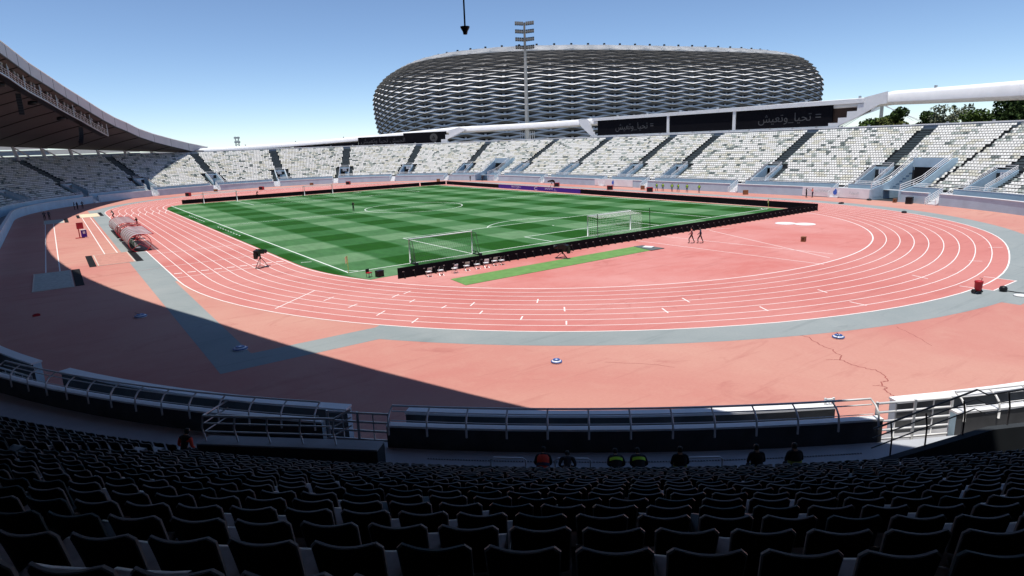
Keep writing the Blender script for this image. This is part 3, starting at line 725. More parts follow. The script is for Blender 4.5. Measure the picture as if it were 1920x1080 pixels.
def hung_speaker(y, din, label, curved):
    p = lip(y)+Vector((-din, 0, -3.2)); m = MB()
    for i in range(8):
        a = i*.09 if curved else 0; m.box((-.05*i*i*.25 if curved else 0, -(.035*i*i) if curved else 0, -.25-.52*i), (.9, 1.0, .49), Matrix.Rotation(-a, 3, 'X'))
    o = m.build('line_array_speaker', M_BLACK, loc=p, label=label, cat='speaker', group='speakers hung under the roof')
hung_speaker(108.5, 3.0, 'straight black loudspeaker column hung below the roof catwalk', False)
hung_speaker(137.5, 3.0, 'curved black loudspeaker column hung near the catwalk end', True)
for i, (y, lb) in enumerate(((100.5, 'leftmost round black spotlight under the roof'), (116, 'middle round black spotlight under the roof'), (129, 'round black spotlight under the roof nearest the curved speaker'))):
    m = MB(); m.lathe([(.1, .5), (.85, .3), (.95, -.35), (.7, -.45)], 14); m.build('spotlight', M_BLACK, loc=lip(y)+Vector((-3.2, 0, -3.5)), smooth=True, label=lb, cat='spotlight', group='spotlights under the roof')
# pendant rod that hangs from the roof in front of the camera
HP = Vector((-43.7, -37.9, 14.93)); m = MB()
m.tube([HP+Vector((0, 0, .2)), HP+Vector((0, 0, 4.6))], .028, 8)
hp = m.build('hanging_rod', M_BLACK, smooth=True, label='thin black rod hanging from the roof with a cone tip', cat='rod')
MB().lathe([(.03, 0), (.065, .01), (.085, .1), (.15, .21), (.155, .25), (.03, .27)], 16, HP).build('cone_tip', M_BLACK, hp, True)

# ------------------------------------------------------------------ white ring beam and billboards
def beam_z(s):
    return (float(np.interp(s, [-60, -17, 0, 5, 85, 128, 169, 186, 195], [15.2, 15.3, 16.0, 15.7, 15.4, 15.2, 12.2, 10.9, 10.8])),
            float(np.interp(s, [-60, -17, 0, 5, 85, 128, 169, 186, 195], [18.5, 18.6, 18.7, 17.8, 17.6, 17.4, 14.0, 13.0, 12.9])))
beam = empty('ring_beam', 'continuous white ring beam carried above the far and right stands', 'beam', pos(60, 27.3, 0)); BO = pos(60, 27.3, 0)
bs = srange(-58, 191, 2.0)
m = MB(); rows = []
for s in bs:
    z0, z1 = beam_z(s); h = z1-z0; w = 2.6
    oct_ = [(-.5, .22), (-.5, .72), (-.28, .95), (.1, 1.0), (.5, .8), (.5, .2), (.2, 0), (-.25, .02)]
    rows.append([pos(s, 27.3+a*w, z0+b*h)-BO for a, b in oct_+oct_[:1]])
m.grid(rows); 
m.build('tube', M_WHITE, beam, True)
for s in srange(-40, 180, 12): MB().box(pos(s, 27.3, beam_z(s)[1]+.15)-BO, (.35, .5, .5), frame_M(s)).build('bracket_lamp', M_STEEL, beam)
for s in srange(-50, 190, 20):
    if 9 < s < 84: continue
    MB().tube([pos(s, 27.6, 8)-BO, pos(s, 27.5, beam_z(s)[0]+.2)-BO], .35, 8).build('strut', M_WHITE, beam, True) if not (-50 < s < 8 or 84 < s < 131) else None
def board(s0, s1, z0, z1a, z1b, label, text=None, tsize=1.0, emblem=False, u=25.75, toff=.5):
    """s0 is the right end seen from the field"""
    O = pos((s0+s1)/2, u, z0); root = empty('billboard', label, 'billboard', O, group='black billboards under the ring beam')
    ss = srange(s0, s1, 2.0)
    def zt(s): return z1a+(z1b-z1a)*(s-s0)/(s1-s0)
    m = MB(); rows = [[pos(s, u, z0)-O, pos(s, u, zt(s))-O, pos(s, u+.35, zt(s))-O, pos(s, u+.35, z0)-O, pos(s, u, z0)-O] for s in ss]; m.grid(rows)
    for r in (rows[0], rows[-1]): m.add(r[:4], [(0, 1, 2, 3)])
    m.build('panel', M_BOARD, root)
    M_TX = mat('board_lettering', (.075, .075, .08), .6, var=.03)
    if text:
        s = s0+(s1-s0)*toff; n = nrm(s); c = pos(s, u-.03, (z0+zt(s))/2)-O
        put_text_arc('lettering', text, tsize, s, u-.04, (z0+zt(s))/2, M_TX, root, O)
    if emblem:
        s = s0+(s1-s0)*.3; n = nrm(s); t = tang(s); c = pos(s, u-.04, (z0+zt(s))/2)-O; m = MB()
        def disc(r0, r1, mi, off):
            pts = []
            for i in range(33):
                a = 2*PI*i/32; pts.append((c+t*math.cos(a)*r0+Vector((0, 0, math.sin(a)*r0))-n*off, c+t*math.cos(a)*r1+Vector((0, 0, math.sin(a)*r1))-n*off))
            m.grid([[p[0] for p in pts], [p[1] for p in pts]], mi)
        disc(0.01, 1.35, 1, 0); disc(1.25, 1.45, 0, .01); disc(.95, 1.05, 0, .01)
        m.add([c+t*.6-Vector((0, 0, .5))-n*.012, c-t*.6-Vector((0, 0, .5))-n*.012, c+Vector((0, 0, .72))-n*.012], [(0, 1, 2)], 2)
        m.add([c+t*.25-Vector((0, 0, .3))-n*.02, c-t*.25-Vector((0, 0, .3))-n*.02, c+Vector((0, 0, .25))-n*.02], [(0, 1, 2)], 1)
        m.build('emblem', [mat('emblem_grey', (.085, .085, .088), .6), mat('emblem_ring', (.06, .06, .062), .6), M_BOARD], root)
    return root
T_TAHYA = '=' + ''.join(reversed('')) 
def arb(forms): return ''.join(reversed(forms))
tahya = arb('\ufe97\ufea4\ufef4\ufe8e'); wataeesh = arb('\ufeed\ufe97\ufecc\ufef4\ufeb6'); aljaysh = arb('\ufe8d\ufedf\ufea0\ufef4\ufeb6')
slog = wataeesh+'_'+tahya+' ='
board(55.6, 82.6, 12.35, 16.75, 16.75, 'black billboard with handwritten-style slogan, leftmost of the right-hand three', slog, 2.5, toff=.45)
board(35.2, 55.0, 12.3, 16.75, 16.75, 'plain black billboard between the two slogan boards')
board(11.0, 34.6, 12.2, 16.9, 16.75, 'black billboard with slogan at the right end beside the trees', slog, 2.6, toff=.42)
board(130.2, 141.6, 11.9, 16.0, 15.9, 'black billboard with round grey emblem in the far bend', None, 1, True)
board(141.65, 153.2, 11.9, 15.1, 14.9, 'black billboard with slogan left of the emblem board', wataeesh+' '+tahya+' '+aljaysh, 2.1, toff=.45)
board(153.25, 169.0, 11.7, 13.4, 12.5, 'low plain black billboard at the left end of the far bend')
bf = empty('signage_gantry', 'white gantry with stepped ends round the right billboards', 'gantry', pos(46, 25.4, 12)); FO = pos(46, 25.4, 12)
for s in (35.0-.1, 55.3):
    m = MB(); m.box(pos(s, 25.62, 14.4)-FO, (.75, .3, 4.9), frame_M(s)); m.build('post', M_WHITE, bf)
m = MB(); sweep(m, [(25.45, 11.95), (26.2, 11.95), (26.2, 12.4), (25.45, 12.4)], srange(9.5, 83.5, 4), closed=True)
for i, v in enumerate(m.v): m.v[i] = tuple(Vector(v)-FO)
m.build('sill', M_WHITE, bf)
m = MB(); sweep(m, [(25.35, 16.72), (26.2, 16.72), (26.2, 17.6), (25.35, 17.6)], srange(4.5, 84.5, 4), closed=True)
for i, v in enumerate(m.v): m.v[i] = tuple(Vector(v)-FO)
m.build('top_rail', M_WHITE, bf)
def plate(P, root, O, name='stepped_end', u=25.5, th=.4):
    m = MB(); N = len(P); a = [pos(q, u, z)-O for q, z in P]; b = [pos(q, u+th, z)-O for q, z in P]
    m.add(a+b, [tuple(range(N)), tuple(range(2*N-1, N-1, -1))]+[(i, (i+1) % N, (i+1) % N+N, i+N) for i in range(N)]); return m.build(name, M_WHITE, root)
plate([(12.5, 11.9), (11.6, 12.3), (11.6, 13.0), (9.6, 13.0), (9.6, 14.0), (7.8, 14.0), (7.8, 15.2), (5.8, 15.2), (5.8, 16.6), (4.6, 16.6), (4.6, 17.75), (.2, 18.6), (.2, 16.3), (1.5, 16.2), (6, 13.8), (10.5, 11.9)], bf, FO)
plate([(83.2, 11.9), (83.2, 12.6), (83.9, 12.6), (83.9, 13.6), (84.6, 13.6), (84.6, 14.6), (85.3, 14.6), (85.3, 15.7), (85.9, 15.7), (85.9, 16.75), (87, 17.5), (91, 17.4), (90, 15.5), (84.6, 11.9)], bf, FO)
m = MB(); m.hexa([pos(12, 26.3, 12.0)-FO, pos(12, 26.6, 12.0)-FO, pos(3.5, 26.6, 15.0)-FO, pos(3.5, 26.3, 15.0)-FO], [pos(12, 26.3, 16.7)-FO, pos(12, 26.6, 16.7)-FO, pos(3.5, 26.6, 16.7)-FO, pos(3.5, 26.3, 16.7)-FO]); m.build('end_return', mat('brown_panel', (.06, .035, .025), .8), bf)
bw = empty('signage_gantry', 'white stepped gantry end beside the emblem billboard', 'gantry', pos(128.5, 25.7, 12)); FO = pos(128.5, 25.7, 12)
plate([(131.6, 11.9), (131.6, 13.2), (130.4, 13.2), (130.4, 14.8), (129.4, 14.8), (129.4, 16.2), (126.5, 17.2), (124.5, 16.4), (128.2, 13.9), (129.9, 13.2), (129.9, 11.9)], bw, FO)

# ------------------------------------------------------------------ floodlight mast
MP = Vector((84.3, 127.0, -.6))
mast = empty('floodlight_mast', 'tall grey floodlight mast standing in front of the lattice arena', 'mast', MP)
MB().tube([(0, 0, 0), (0, 0, 18), (0, 0, 40), (0, 0, 51.5)], [.85, .75, .5, .32], 12).build('pole', mat('mast_paint', (.40, .40, .38), .6), mast, True)
dv = (Vector(CAMP)-MP); dv.z = 0; dv.normalize(); rv = Vector((dv.y, -dv.x, 0)) * -1
for r in range(4):
    z = 51-2.55*r
    for sg in (-1, 1):
        c = rv*sg*(1.65+.1*r)+dv*.5; ba = empty_part = None
        m = MB(); m.tube([rv*sg*.3+Vector((0, 0, z)), rv*sg*3.1+Vector((0, 0, z+.25))], .12, 5)
        bar = m.build('lamp_bar', M_BLACK, mast)
        for k in range(4):
            p = rv*sg*(.75+.72*k)+dv*.4+Vector((0, 0, z+.1+.06*k))
            m = MB(); m.box(p, (.66, .55, 1.15), Matrix(((rv.x, dv.x, 0), (rv.y, dv.y, 0), (0, 0, 1))) @ Matrix.Rotation(R_(25), 3, 'X')); m.build('floodlight', M_BLACK, bar)
m = MB(); m.tube([(-1.6*rv.x, -1.6*rv.y, 39), (1.6*rv.x, 1.6*rv.y, 39.3)], .3, 6); m.build('platform', M_BLACK, mast)
cage = empty('bar_cage', 'white vertical bars round the foot of the floodlight mast', 'cage', MP+dv*6.0)
for k in range(8):
    p = rv*(-2.4+.68*k); MB().tube([(p.x, p.y, 8.5), (p.x, p.y, 15.4)], .1, 6).build('bar', M_WHITEM, cage)

# ------------------------------------------------------------------ lattice arena behind the bowl
lat, dep, AA, AB, th, AH, azc, aw, an = 56.284, 433.43, 138.43, 107.55, .363, 57.74, 37.51, 25.5, 3.0
fw2 = Vector((math.sin(YAW), math.cos(YAW), 0)); rt2 = Vector((math.cos(YAW), -math.sin(YAW), 0))
AC = Vector((CAMP[0], CAMP[1], 0))+rt2*lat+fw2*dep
ax = rt2*math.cos(th)+fw2*math.sin(th); ay = -rt2*math.sin(th)+fw2*math.cos(th)
def plan(t, off):
    c, s = math.cos(t), math.sin(t)
    return ax*(math.copysign(abs(c)**(2/an), c)*(AA+off))+ay*(math.copysign(abs(s)**(2/an), s)*(AB+off))
TT = [2*PI*i/720 for i in range(721)]; PL = [plan(t, 0) for t in TT]; acc = [0.0]
for a, b in zip(PL[:-1], PL[1:]): acc.append(acc[-1]+(b-a).length)
NC = 38; NR = 26
def t_of(i): return float(np.interp((i % NC)/NC*acc[-1], acc, TT))
prof = []
for k in range(121):
    ph = R_(-50+140*k/120); off = aw*(math.cos(ph)-1); z = azc+(AH-azc)*math.sin(ph) if ph > 0 else azc+azc*1.25*math.sin(ph); prof.append((off, z))
pac = [0.0]
for a, b in zip(prof[:-1], prof[1:]): pac.append(pac[-1]+math.hypot(a[0]-b[0], a[1]-b[1]))
def prof_at(j):
    d = j/NR*pac[-1]; return float(np.interp(d, pac, [p[0] for p in prof])), float(np.interp(d, pac, [p[1] for p in prof]))
def asurf(i, j, inset=0):
    off, z = prof_at(j); t = t_of(i); p = plan(t, off)
    v = Vector((p.x, p.y, z))
    if inset:
        o2, z2 = prof_at(min(NR, j+.2)); o1, z1 = prof_at(max(0, j-.2)); q = plan(t_of(i+.2), off)-plan(t_of(i-.2), off)
        up = (plan(t, o2)-plan(t, o1)); up.z = z2-z1; q.z = 0
        nn = q.cross(up).normalized()
        if nn.dot(Vector((p.x, p.y, 25))) < 0: nn = -nn
        v = v-nn*inset
    return v
arena = empty('arena', 'huge oval arena clad in a diamond lattice of pale metal', 'arena', AC)
m = MB()
for i in range(NC*2): m.grid([[asurf(i/2, j*NR/24, 3.0) for j in range(25)], [asurf((i+1)/2, j*NR/24, 3.0) for j in range(25)]])
m.build('inner_skin', mat('arena_inner', (.03, .03, .032), .8), arena)
def cell(i, j):
    b = MB()
    L, R, T, B = (i-.5, j), (i+.5, j), (i, j+.5), (i, j-.5)
    def mid(a, c, f): return (a[0]+(c[0]-a[0])*f, a[1]+(c[1]-a[1])*f)
    low = [L, mid(L, B, .5), B, mid(B, R, .5), R]; upp = [R, mid(R, T, .5), T, mid(T, L, .5), L]
    S = lambda q, ins=0: asurf(q[0], q[1], ins)
    fold = [(i-.46, j+.03, .35), (i-.25, j+.0, .55), (i, j-.15, .6), (i+.25, j+.0, .55), (i+.46, j+.03, .35)]
    FP = [asurf(a, c, d) for a, c, d in fold]
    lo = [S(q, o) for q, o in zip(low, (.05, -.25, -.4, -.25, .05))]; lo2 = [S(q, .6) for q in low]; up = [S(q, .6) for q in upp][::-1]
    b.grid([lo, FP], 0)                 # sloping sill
    b.grid([FP, up], 2 if j < NR*.80 else 0)  # recess shade painted in; sunlit top rows keep the light metal
    b.grid([lo2, lo], 2 if j < NR*.80 else 0)                # underside of the sill, coloured as shade below the top rows
    for sg in (-1, 1):                  # slots on both sides of the stub
        P3 = [asurf(i+sg*.028, j-.28, .2), asurf(i+sg*.028, j+.04, .5), asurf(i+sg*.20, j-.04, .36)]
        b.add(P3, [(0, 1, 2)], 1)
    return b
cells = []
for j2 in range(1, 2*NR):
    for i in range(NC):
        ii = i+(.5 if j2 % 2 else 0); jj = j2/2
        if jj < .5 or jj > NR-.5: continue
        c = asurf(ii, jj); w = AC+c; q = proj(w)
        vis = q and -60 < q[0] < 1980
        nn = c-asurf(ii, jj, 1.0); facing = nn.dot(Vector(CAMP)-w) > -8
        if facing and vis and q[1] < 285: cells.append((q[2]+max(0, q[1]-215)*3, ii, jj))
cells.sort()
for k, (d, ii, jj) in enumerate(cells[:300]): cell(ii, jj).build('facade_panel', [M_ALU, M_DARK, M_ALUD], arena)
m = MB()
for d, ii, jj in cells[300:]:
    c = cell(ii, jj); o = len(m.v); m.v += c.v; m.f += [tuple(x+o for x in f) for f in c.f]; m.m += c.m
for j2 in range(1, 2*NR):                       # the far side, never seen from here
    pass
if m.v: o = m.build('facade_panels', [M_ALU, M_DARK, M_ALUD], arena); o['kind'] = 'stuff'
m = MB(); N = NC*2
m.grid([[asurf(i/2, NR-.02) for i in range(N+1)], [asurf(i/2, NR-.02)*.86+Vector((0, 0, AH*.14-1.5)) for i in range(N+1)]]); m.build('roof_ring', M_ALU, arena)
for k in range(0, 68): MB().box(asurf(k/2, NR-.1)+Vector((0, 0, .6)), (.8, .8, 1.6)).build('roof_light', M_BLACK, arena)
print('arena cells', len(cells))

# ------------------------------------------------------------------ trees, pylons
LEAFM = {}
def leaf_mat(name, col):
    m = mat(name, col, .8, var=.35, scale=.6, detail=3, spec=.1); return m
def tree(label, x, y, h, rad, col, dens=1600, clumps=9, leaf=.55, seed=0, name='tree', sparse=1.0, low=.25):
    rg = np.random.default_rng(seed); root = empty(name, label, 'tree', (x, y, -.6), group='trees behind the right stand')
    m = MB(); m.tube([(0, 0, 0), (.2, .1, h*.3), (.1, -.2, h*.6), (0, 0, h*.85)], [rad*.1+.12, rad*.08+.1, rad*.05+.06, .05], 8)
    cl = []
    for k in range(clumps):
        a = rg.uniform(0, 2*PI); rr = rad*math.sqrt(rg.random())*.75; zc = h*(low+(1-low)*rg.random()**.7)-rad*.25; sh = 1-.5*max(0, (zc/h-.55)/.45)
        c = Vector((math.cos(a)*rr*sh, math.sin(a)*rr*sh, zc)); cl.append((c, rad*rg.uniform(.30, .48)))
        m.tube([(.1, 0, h*.3*rg.uniform(.6, 1.3)), tuple(c*.6+Vector((0, 0, h*.12))), tuple(c)], [.14, .09, .03], 5)
    m.build('trunk', M_BARK, root, True)
    n = dens; cs = rg.integers(0, clumps, n); d = rg.normal(size=(n, 3)); d /= np.linalg.norm(d, axis=1)[:, None]
    r = rg.random(n)**.45
    C = np.array([c[0] for c in cl])[cs]; Rr = np.array([c[1] for c in cl])[cs]
    P = C+d*(r*Rr)[:, None]*np.array([1.15, 1.15, .85])
    a = rg.normal(size=(n, 3)); a /= np.linalg.norm(a, axis=1)[:, None]; b = np.cross(a, rg.normal(size=(n, 3))); b /= np.linalg.norm(b, axis=1)[:, None]
    s = leaf*rg.uniform(.5, 1.2, n)[:, None]
    V = np.stack([P-a*s, P+b*s*.6, P+a*s, P-b*s*.6], 1).reshape(-1, 3); F = np.arange(4*n).reshape(-1, 4)
    mi = (rg.random(n) < .35).astype(int)
    link('crown', mesh_np('crown', V, F, [leaf_mat(col+'_leaf', GREENS[col]), leaf_mat(col+'_leaf_light', tuple(c*1.7 for c in GREENS[col]))], mi), root)
GREENS = {'dark': (.030, .050, .014), 'mid': (.055, .085, .020), 'olive': (.085, .095, .028), 'pale': (.13, .14, .09)}
TR = [('tall dark broadleaf tree rising above the right stand, largest of the trees', 112, -9.0, 20.0, 8.0, 'dark', 9000, 22, .5),
      ('dark tree at the right edge beside the largest tree', 109, -20.5, 17.4, 7, 'dark', 6000, 18, .5),
      ('rounded dark tree just left of the largest tree', 111, 1.0, 15.4, 5.5, 'mid', 4500, 14, .45),
      ('sparse pale grey-green tree left of the dark trees', 118, 9.2, 17.0, 3.8, 'pale', 1100, 14, .38),
      ('second sparse pale tree, thinner than its neighbour', 121, 6.0, 17.4, 3.6, 'pale', 900, 13, .38),
      ('low olive bush tree under the sparse pale trees', 108, 4.5, 11.8, 4.0, 'olive', 3000, 12, .4),
      ('small olive tree right of the rounded green tree', 108, 12.0, 12.4, 2.8, 'olive', 2600, 10, .4),
      ('rounded green tree beside the cable mast', 108, 20.5, 14.6, 4.6, 'mid', 5000, 14, .4),
      ('rounded green tree, middle one of the left clump', 108, 15.6, 14.5, 4.2, 'olive', 4500, 13, .4),
      ('dark tree peeping over the left green clump', 122, 21.5, 16.9, 3.6, 'dark', 3000, 10, .45),
      ('low green tree at the left end of the clump', 107, 27.0, 12.6, 3.4, 'mid', 2500, 10, .38),
      ('flat dark crown behind the middle of the green clump', 126, 15.5, 17.2, 4.2, 'dark', 3000, 10, .45)]
for i, (lb, x, y, h, r, c, d, k, lf) in enumerate(TR): tree(lb, x, y, h, r, c, d, k, lf, seed=20+i, low=.5)
# small conifer and the cable mast
tree('tiny distant conifer between the tree groups', 170, 26, 19.5, 1.6, 'dark', 500, 10, .4, seed=77, name='conifer', low=.5)
cmst = empty('cable_mast', 'white raking mast with a fan of stay cables behind the right stand', 'mast', (130, 28.6, -.6))
MB().tube([(0, 0, 0), (0, 0, 19.4)], [.6, .45], 8).build('mast', M_WHITE, cmst, True)
for k in range(7): MB().tube([(0, 0, 19.0-.25*k), (0, 13+2.6*k, 11.0-.5*k)], .09, 5).build('cable', M_WHITE, cmst)
for k in range(4): MB().tube([(0, 0, 19.0-.25*k), (0, -6-2.2*k, 14.5-.6*k)], .08, 5).build('cable', M_WHITE, cmst)
pyl = empty('lattice_pylon', 'small distant lattice mast on the horizon left of the arena', 'mast', (39, 352.7, -.6))
m = MB()
for sx in (-1, 1):
    for sy in (-1, 1): m.tube([(sx*1.3, sy*1.3, 0), (sx*.8, sy*.8, 20.5)], .16, 4)
for z in range(1, 20, 2): m.tube([(-1.2, 0, z), (1.1, 0, z+2)], .1, 4); m.tube([(1.2, 0, z), (-1.1, 0, z+2)], .1, 4)
m.build('lattice', M_STEEL, pyl)
for z in (14.5, 17.5, 20): MB().box((0, 0, z), (3.2, 1.0, 1.0)).build('antenna_head', M_STEEL, pyl)

# ------------------------------------------------------------------ perimeter boards
def boards(p0, p1, n, label, h=.95, handles=False, back=None):
    p0, p1 = Vector((*p0, 0)), Vector((*p1, 0)); t = (p1-p0).normalized(); nn = Vector((-t.y, t.x, 0)); L = (p1-p0).length/n
    root = empty('perimeter_board', label, 'advertising board', p0); M = Matrix(((t.x, nn.x, 0), (t.y, nn.y, 0), (0, 0, 1)))
    m = MB(); m.box((0, 0, h/2+.02), (L-.015, .09, h), M); me = m.mesh('panel', M_BOARD)
    m = MB(); m.box(-nn*.06+Vector((0, 0, h*.62)), (.16, .03, .05), M); mh = m.mesh('handle', M_STEEL)
    m = MB(); m.box(-nn*.2+Vector((0, 0, .05)), (.05, .5, .05), M); m.tube([-nn*.42+Vector((0, 0, .06)), -nn*.04+Vector((0, 0, h*.7))], .02, 4); mf = m.mesh('foot', M_BLACK)
    out = []
    for i in range(n):
        c = t*L*(i+.5)+nn*random.uniform(-.015, .015); o = link('panel', me, root, loc=c); out.append(o)
        if handles: link('handle', mh, o); link('foot', mf, o)
    return root, out, t, nn, L
boards((-31.8, -6.0), (36.2, -6.6), 66, 'long black perimeter board behind the near goal seen from its back', handles=True)
rb, rp, rt_, rn_, rl = boards((36.3, -6.6), (38.6, 106.5), 57, 'long black perimeter board along the far touchline with a purple section')
boards((-31.3, 107.9), (30.2, 107.6), 30, 'black perimeter board behind the far goal')
boards((30.6, 107.6), (38.4, 106.8), 4, 'short black perimeter board closing the far corner')
# purple display section, facing the pitch
yy0, yy1 = 47.0, 79.0
def rbp(y, off, z): f = (y+6.6)/(106.5+6.6); return Vector((36.3+2.3*f-off, y, z))-Vector((36.3, -6.6, 0))
m = MB(); m.hexa([rbp(yy0, .046, .04), rbp(yy1, .046, .04), rbp(yy1, .058, .04), rbp(yy0, .058, .04)], [rbp(yy0, .046, .96), rbp(yy1, .046, .96), rbp(yy1, .058, .96), rbp(yy0, .058, .96)]); m.build('purple_display', M_PURP, rb)
M_DTX = mat('display_text', (.72, .70, .85), .5)
dr = (0, -1, 0)
put_text('display_text', 'BOTOLA INWI', .62, rbp(69.5, .064, .60), dr, (0, 0, 1), M_DTX, rb, 1.75)
put_text('display_text', 'PRO   D1', .22, rbp(70, .064, .22), dr, (0, 0, 1), M_DTX, rb, 2.6)
put_text('display_text', 'INWI '+arb('\ufe8d\ufedf\ufe92\ufec4\ufeee\ufedf\ufe94'), .62, rbp(56.0, .064, .58), dr, (0, 0, 1), M_DTX, rb, 2.1)
put_text('display_text', 'PRO   D1', .22, rbp(55, .064, .2), dr, (0, 0, 1), M_DTX, rb, 2.6)
m = MB(); c0 = rbp(62.9, .066, .5)
m.grid([[c0+Vector((0, .75*math.cos(2*PI*i/20), .40*math.sin(2*PI*i/20))) for i in range(21)], [c0+Vector((0, .55*math.cos(2*PI*i/20), .28*math.sin(2*PI*i/20))) for i in range(21)]])
m.build('display_emblem', M_DTX, rb)

# ------------------------------------------------------------------ goals
def net_mesh(A, B, C, D, nu, nv, r=.008):
    m = MB(); A, B, C, D = map(Vector, (A, B, C, D))
    for i in range(nu+1): f = i/nu; m.tube([A.lerp(B, f), D.lerp(C, f)], r, 3, cap=False)
    for j in range(nv+1): f = j/nv; m.tube([A.lerp(D, f), B.lerp(C, f)], r, 3, cap=False)
    return m
def goal(x, y, d, label, black_back=True, deep=1.6, netted=True):
    root = empty('goal', label, 'goal', (x, y, 0)); w, h = 3.66, 2.44
    for sx in (-1, 1): MB().tube([(sx*w, 0, 0), (sx*w, 0, h)], .065, 10).build('post', M_WHITE, root, True)
    MB().tube([(-w-.06, 0, h), (w+.06, 0, h)], .065, 10).build('crossbar', M_WHITE, root, True)
    mm = M_BLACK if black_back else M_WHITEM
    if black_back:
        for sx in (-1, 1):
            MB().tube([(sx*w, 0, h-.05), (sx*(w+.05), d*.75, h-.1), (sx*(w+.1), d*1.35, .35)], .035, 6).build('stay', mm, root, True)
            m = MB(); m.tube([(sx*w, 0, .08), (sx*(w+.1), d*1.6, .08)], .05, 6); m.tube([(sx*w, 0, .45), (sx*(w+.1), d*1.5, .2)], .04, 6); m.tube([(sx*w, d*.6, .1), (sx*w, d*.6, .42)], .04, 6); m.box((sx*(w+.06), d*1.45, .16), (.25, .35, .22)); m.build('base_frame', mm, root)
    else:
        for sx in (-1, 1): MB().tube([(sx*(w+.8), d*2.6, 0), (sx*(w+.75), d*2.5, 2.9)], .04, 6).build('net_pole', M_BLACK, root, True)
    if netted:
        m = net_mesh((-w, d*deep, h*.93 if not black_back else .1), (w, d*deep, h*.93 if not black_back else .1), (w, d*deep, .03), (-w, d*deep, .03), 30, 9 if not black_back else 2)
        m2 = net_mesh((-w, 0, h), (w, 0, h), (w, d*deep, h*.93 if not black_back else .1), (-w, d*deep, h*.93 if not black_back else .1), 30, 7)
        m.v, o = m.v+m2.v, len(m.v); m.f += [tuple(i+o for i in f) for f in m2.f]; m.m += m2.m
        for sx in (-1, 1):
            m3 = net_mesh((sx*w, 0, h), (sx*w, d*deep, h*.93 if not black_back else .1), (sx*w, d*deep, .03), (sx*w, 0, .03), 6, 9); o = len(m.v); m.v += m3.v; m.f += [tuple(i+o for i in f) for f in m3.f]; m.m += m3.m
        m.build('net', mat('net_cord', (.75, .75, .70), .7) if not black_back else mat('net_cord_dark', (.03, .05, .03), .8), root)
goal(0, 0, -1, 'white netted goal in the middle of the near goal line', False, 2.0)
goal(-23.9, -.05, -1, 'white training goal with black stays at the left of the near goal line', True, 1.3)
goal(0, 105, 1, 'white goal in the middle of the far goal line', True, 1.3, False)
goal(-23.4, 105.3, 1, 'white training goal at the left end of the far goal line', True, 1.3, False)
def flag(x, y, label, yel=False):
    root = empty('corner_flag', label, 'corner flag', (x, y, 0))
    MB().tube([(0, 0, 0), (0, 0, 1.65)], .025, 6).build('pole', mat('flag_pole_yellow', (.75, .6, .1), .5), root)
    m = MB(); m.grid([[(0, 0, 1.65), (-.12, -.06, 1.60), (-.22, .03, 1.50)], [(0, 0, 1.2), (-.10, -.05, .98), (-.2, .02, .85)]]); m.build('flag', mat('flag_cloth', (.80, .62, .38), .8), root)
flag(-34, 0, 'pale orange corner flag at the near left corner of the pitch'); flag(34, 0, 'yellow corner flag at the right corner in front of the boards')

# ------------------------------------------------------------------ field equipment
def chair(i, x, y, rz):
    root = empty('folding_chair', '%s white-seated folding chair from the left along the near boards' % ORD[i], 'chair', (x, y, 0), rz, 'folding chairs along the near boards')
    MB().box((0, 0, .45), (.46, .44, .05)).build('seat', M_WHITE, root)
    bk = MB(); bk.box((0, .24, .78), (.42, .03, .16)); bk.box((0, .235, .62), (.42, .02, .05)); bk.build('backrest', [M_STEEL, M_BLACK, M_WHITE][i % 3], root)
    for sx in (-1, 1):
        MB().tube([(sx*.21, -.26, .0), (sx*.21, .25, .86)], .018, 5).build('leg', M_STEEL, root)
        MB().tube([(sx*.19, .28, .0), (sx*.19, -.15, .44)], .018, 5).build('leg', M_STEEL, root)
for i, (x, y) in enumerate([(-29.3, -7.1), (-28.2, -7.3), (-26.8, -7.4), (-25.4, -7.2), (-24.3, -7.3), (-23.3, -7.3), (-22.2, -7.1), (-21.5, -7.3)]): chair(i, x, y, R_(180+random.uniform(-14, 14)))
m = MB(); m.hexa([(-28.8, -12.5, .005), (-4.6, -12.2, .005), (-5.0, -9.3, .005), (-28.5, -9.5, .005)], [(-28.8, -12.5, .035), (-4.6, -12.2, .035), (-5.0, -9.3, .035), (-28.5, -9.5, .035)])
m.build('turf_mat', M_MATG, label='long strip of light green artificial turf behind the near boards', cat='mat')
m = MB(); m.hexa([(-6.2, -12.4, .037), (-4.3, -12.5, .037), (-4.4, -9.5, .037), (-5.6, -9.4, .037)], [(-6.2, -12.4, .08), (-4.3, -12.5, .08), (-4.4, -9.5, .06), (-5.6, -9.4, .07)])
fm = m.build('folded_mat', mat('grey_sheet', (.10, .12, .12), .8), label='dark grey folded sheet at the right end of the turf strip', cat='sheet')
MB().box((-5.0, -10.9, .11), (.9, 1.0, .05), Matrix.Rotation(.4, 3, 'Z')).build('white_pad', M_WHITE, fm)
for i, (x, y, lb) in enumerate(((20.6, -11.0, 'left of two flat white discs lying on the red infield'), (21.4, -13.2, 'right of two flat white discs lying on the red infield'))):
    MB().lathe([(.05, .0), (1.2, .0), (1.25, .02), (1.1, .035), (.05, .04)], 28, (0, 0, .006)).build('ground_disc', M_WHITE, loc=(x, y, 0), label=lb, cat='disc', group='white discs on the infield')
def crate(x, y, s, m_, label, rz=.3, name='equipment_box', h=None):
    h = h or s*.9; root = empty(name, label, 'box', (x, y, 0), rz)
    m = MB(); m.box((0, 0, h/2), (s, s*.8, h)); m.build('body', m_, root); m = MB(); m.box((0, 0, h+.021), (s*1.05, s*.85, .04)); m.build('lid', m_, root)
    for sx in (-1, 1): MB().box((sx*(s/2+.02), 0, h*.7), (.035, .2, .06)).build('handle', M_BLACK, root)
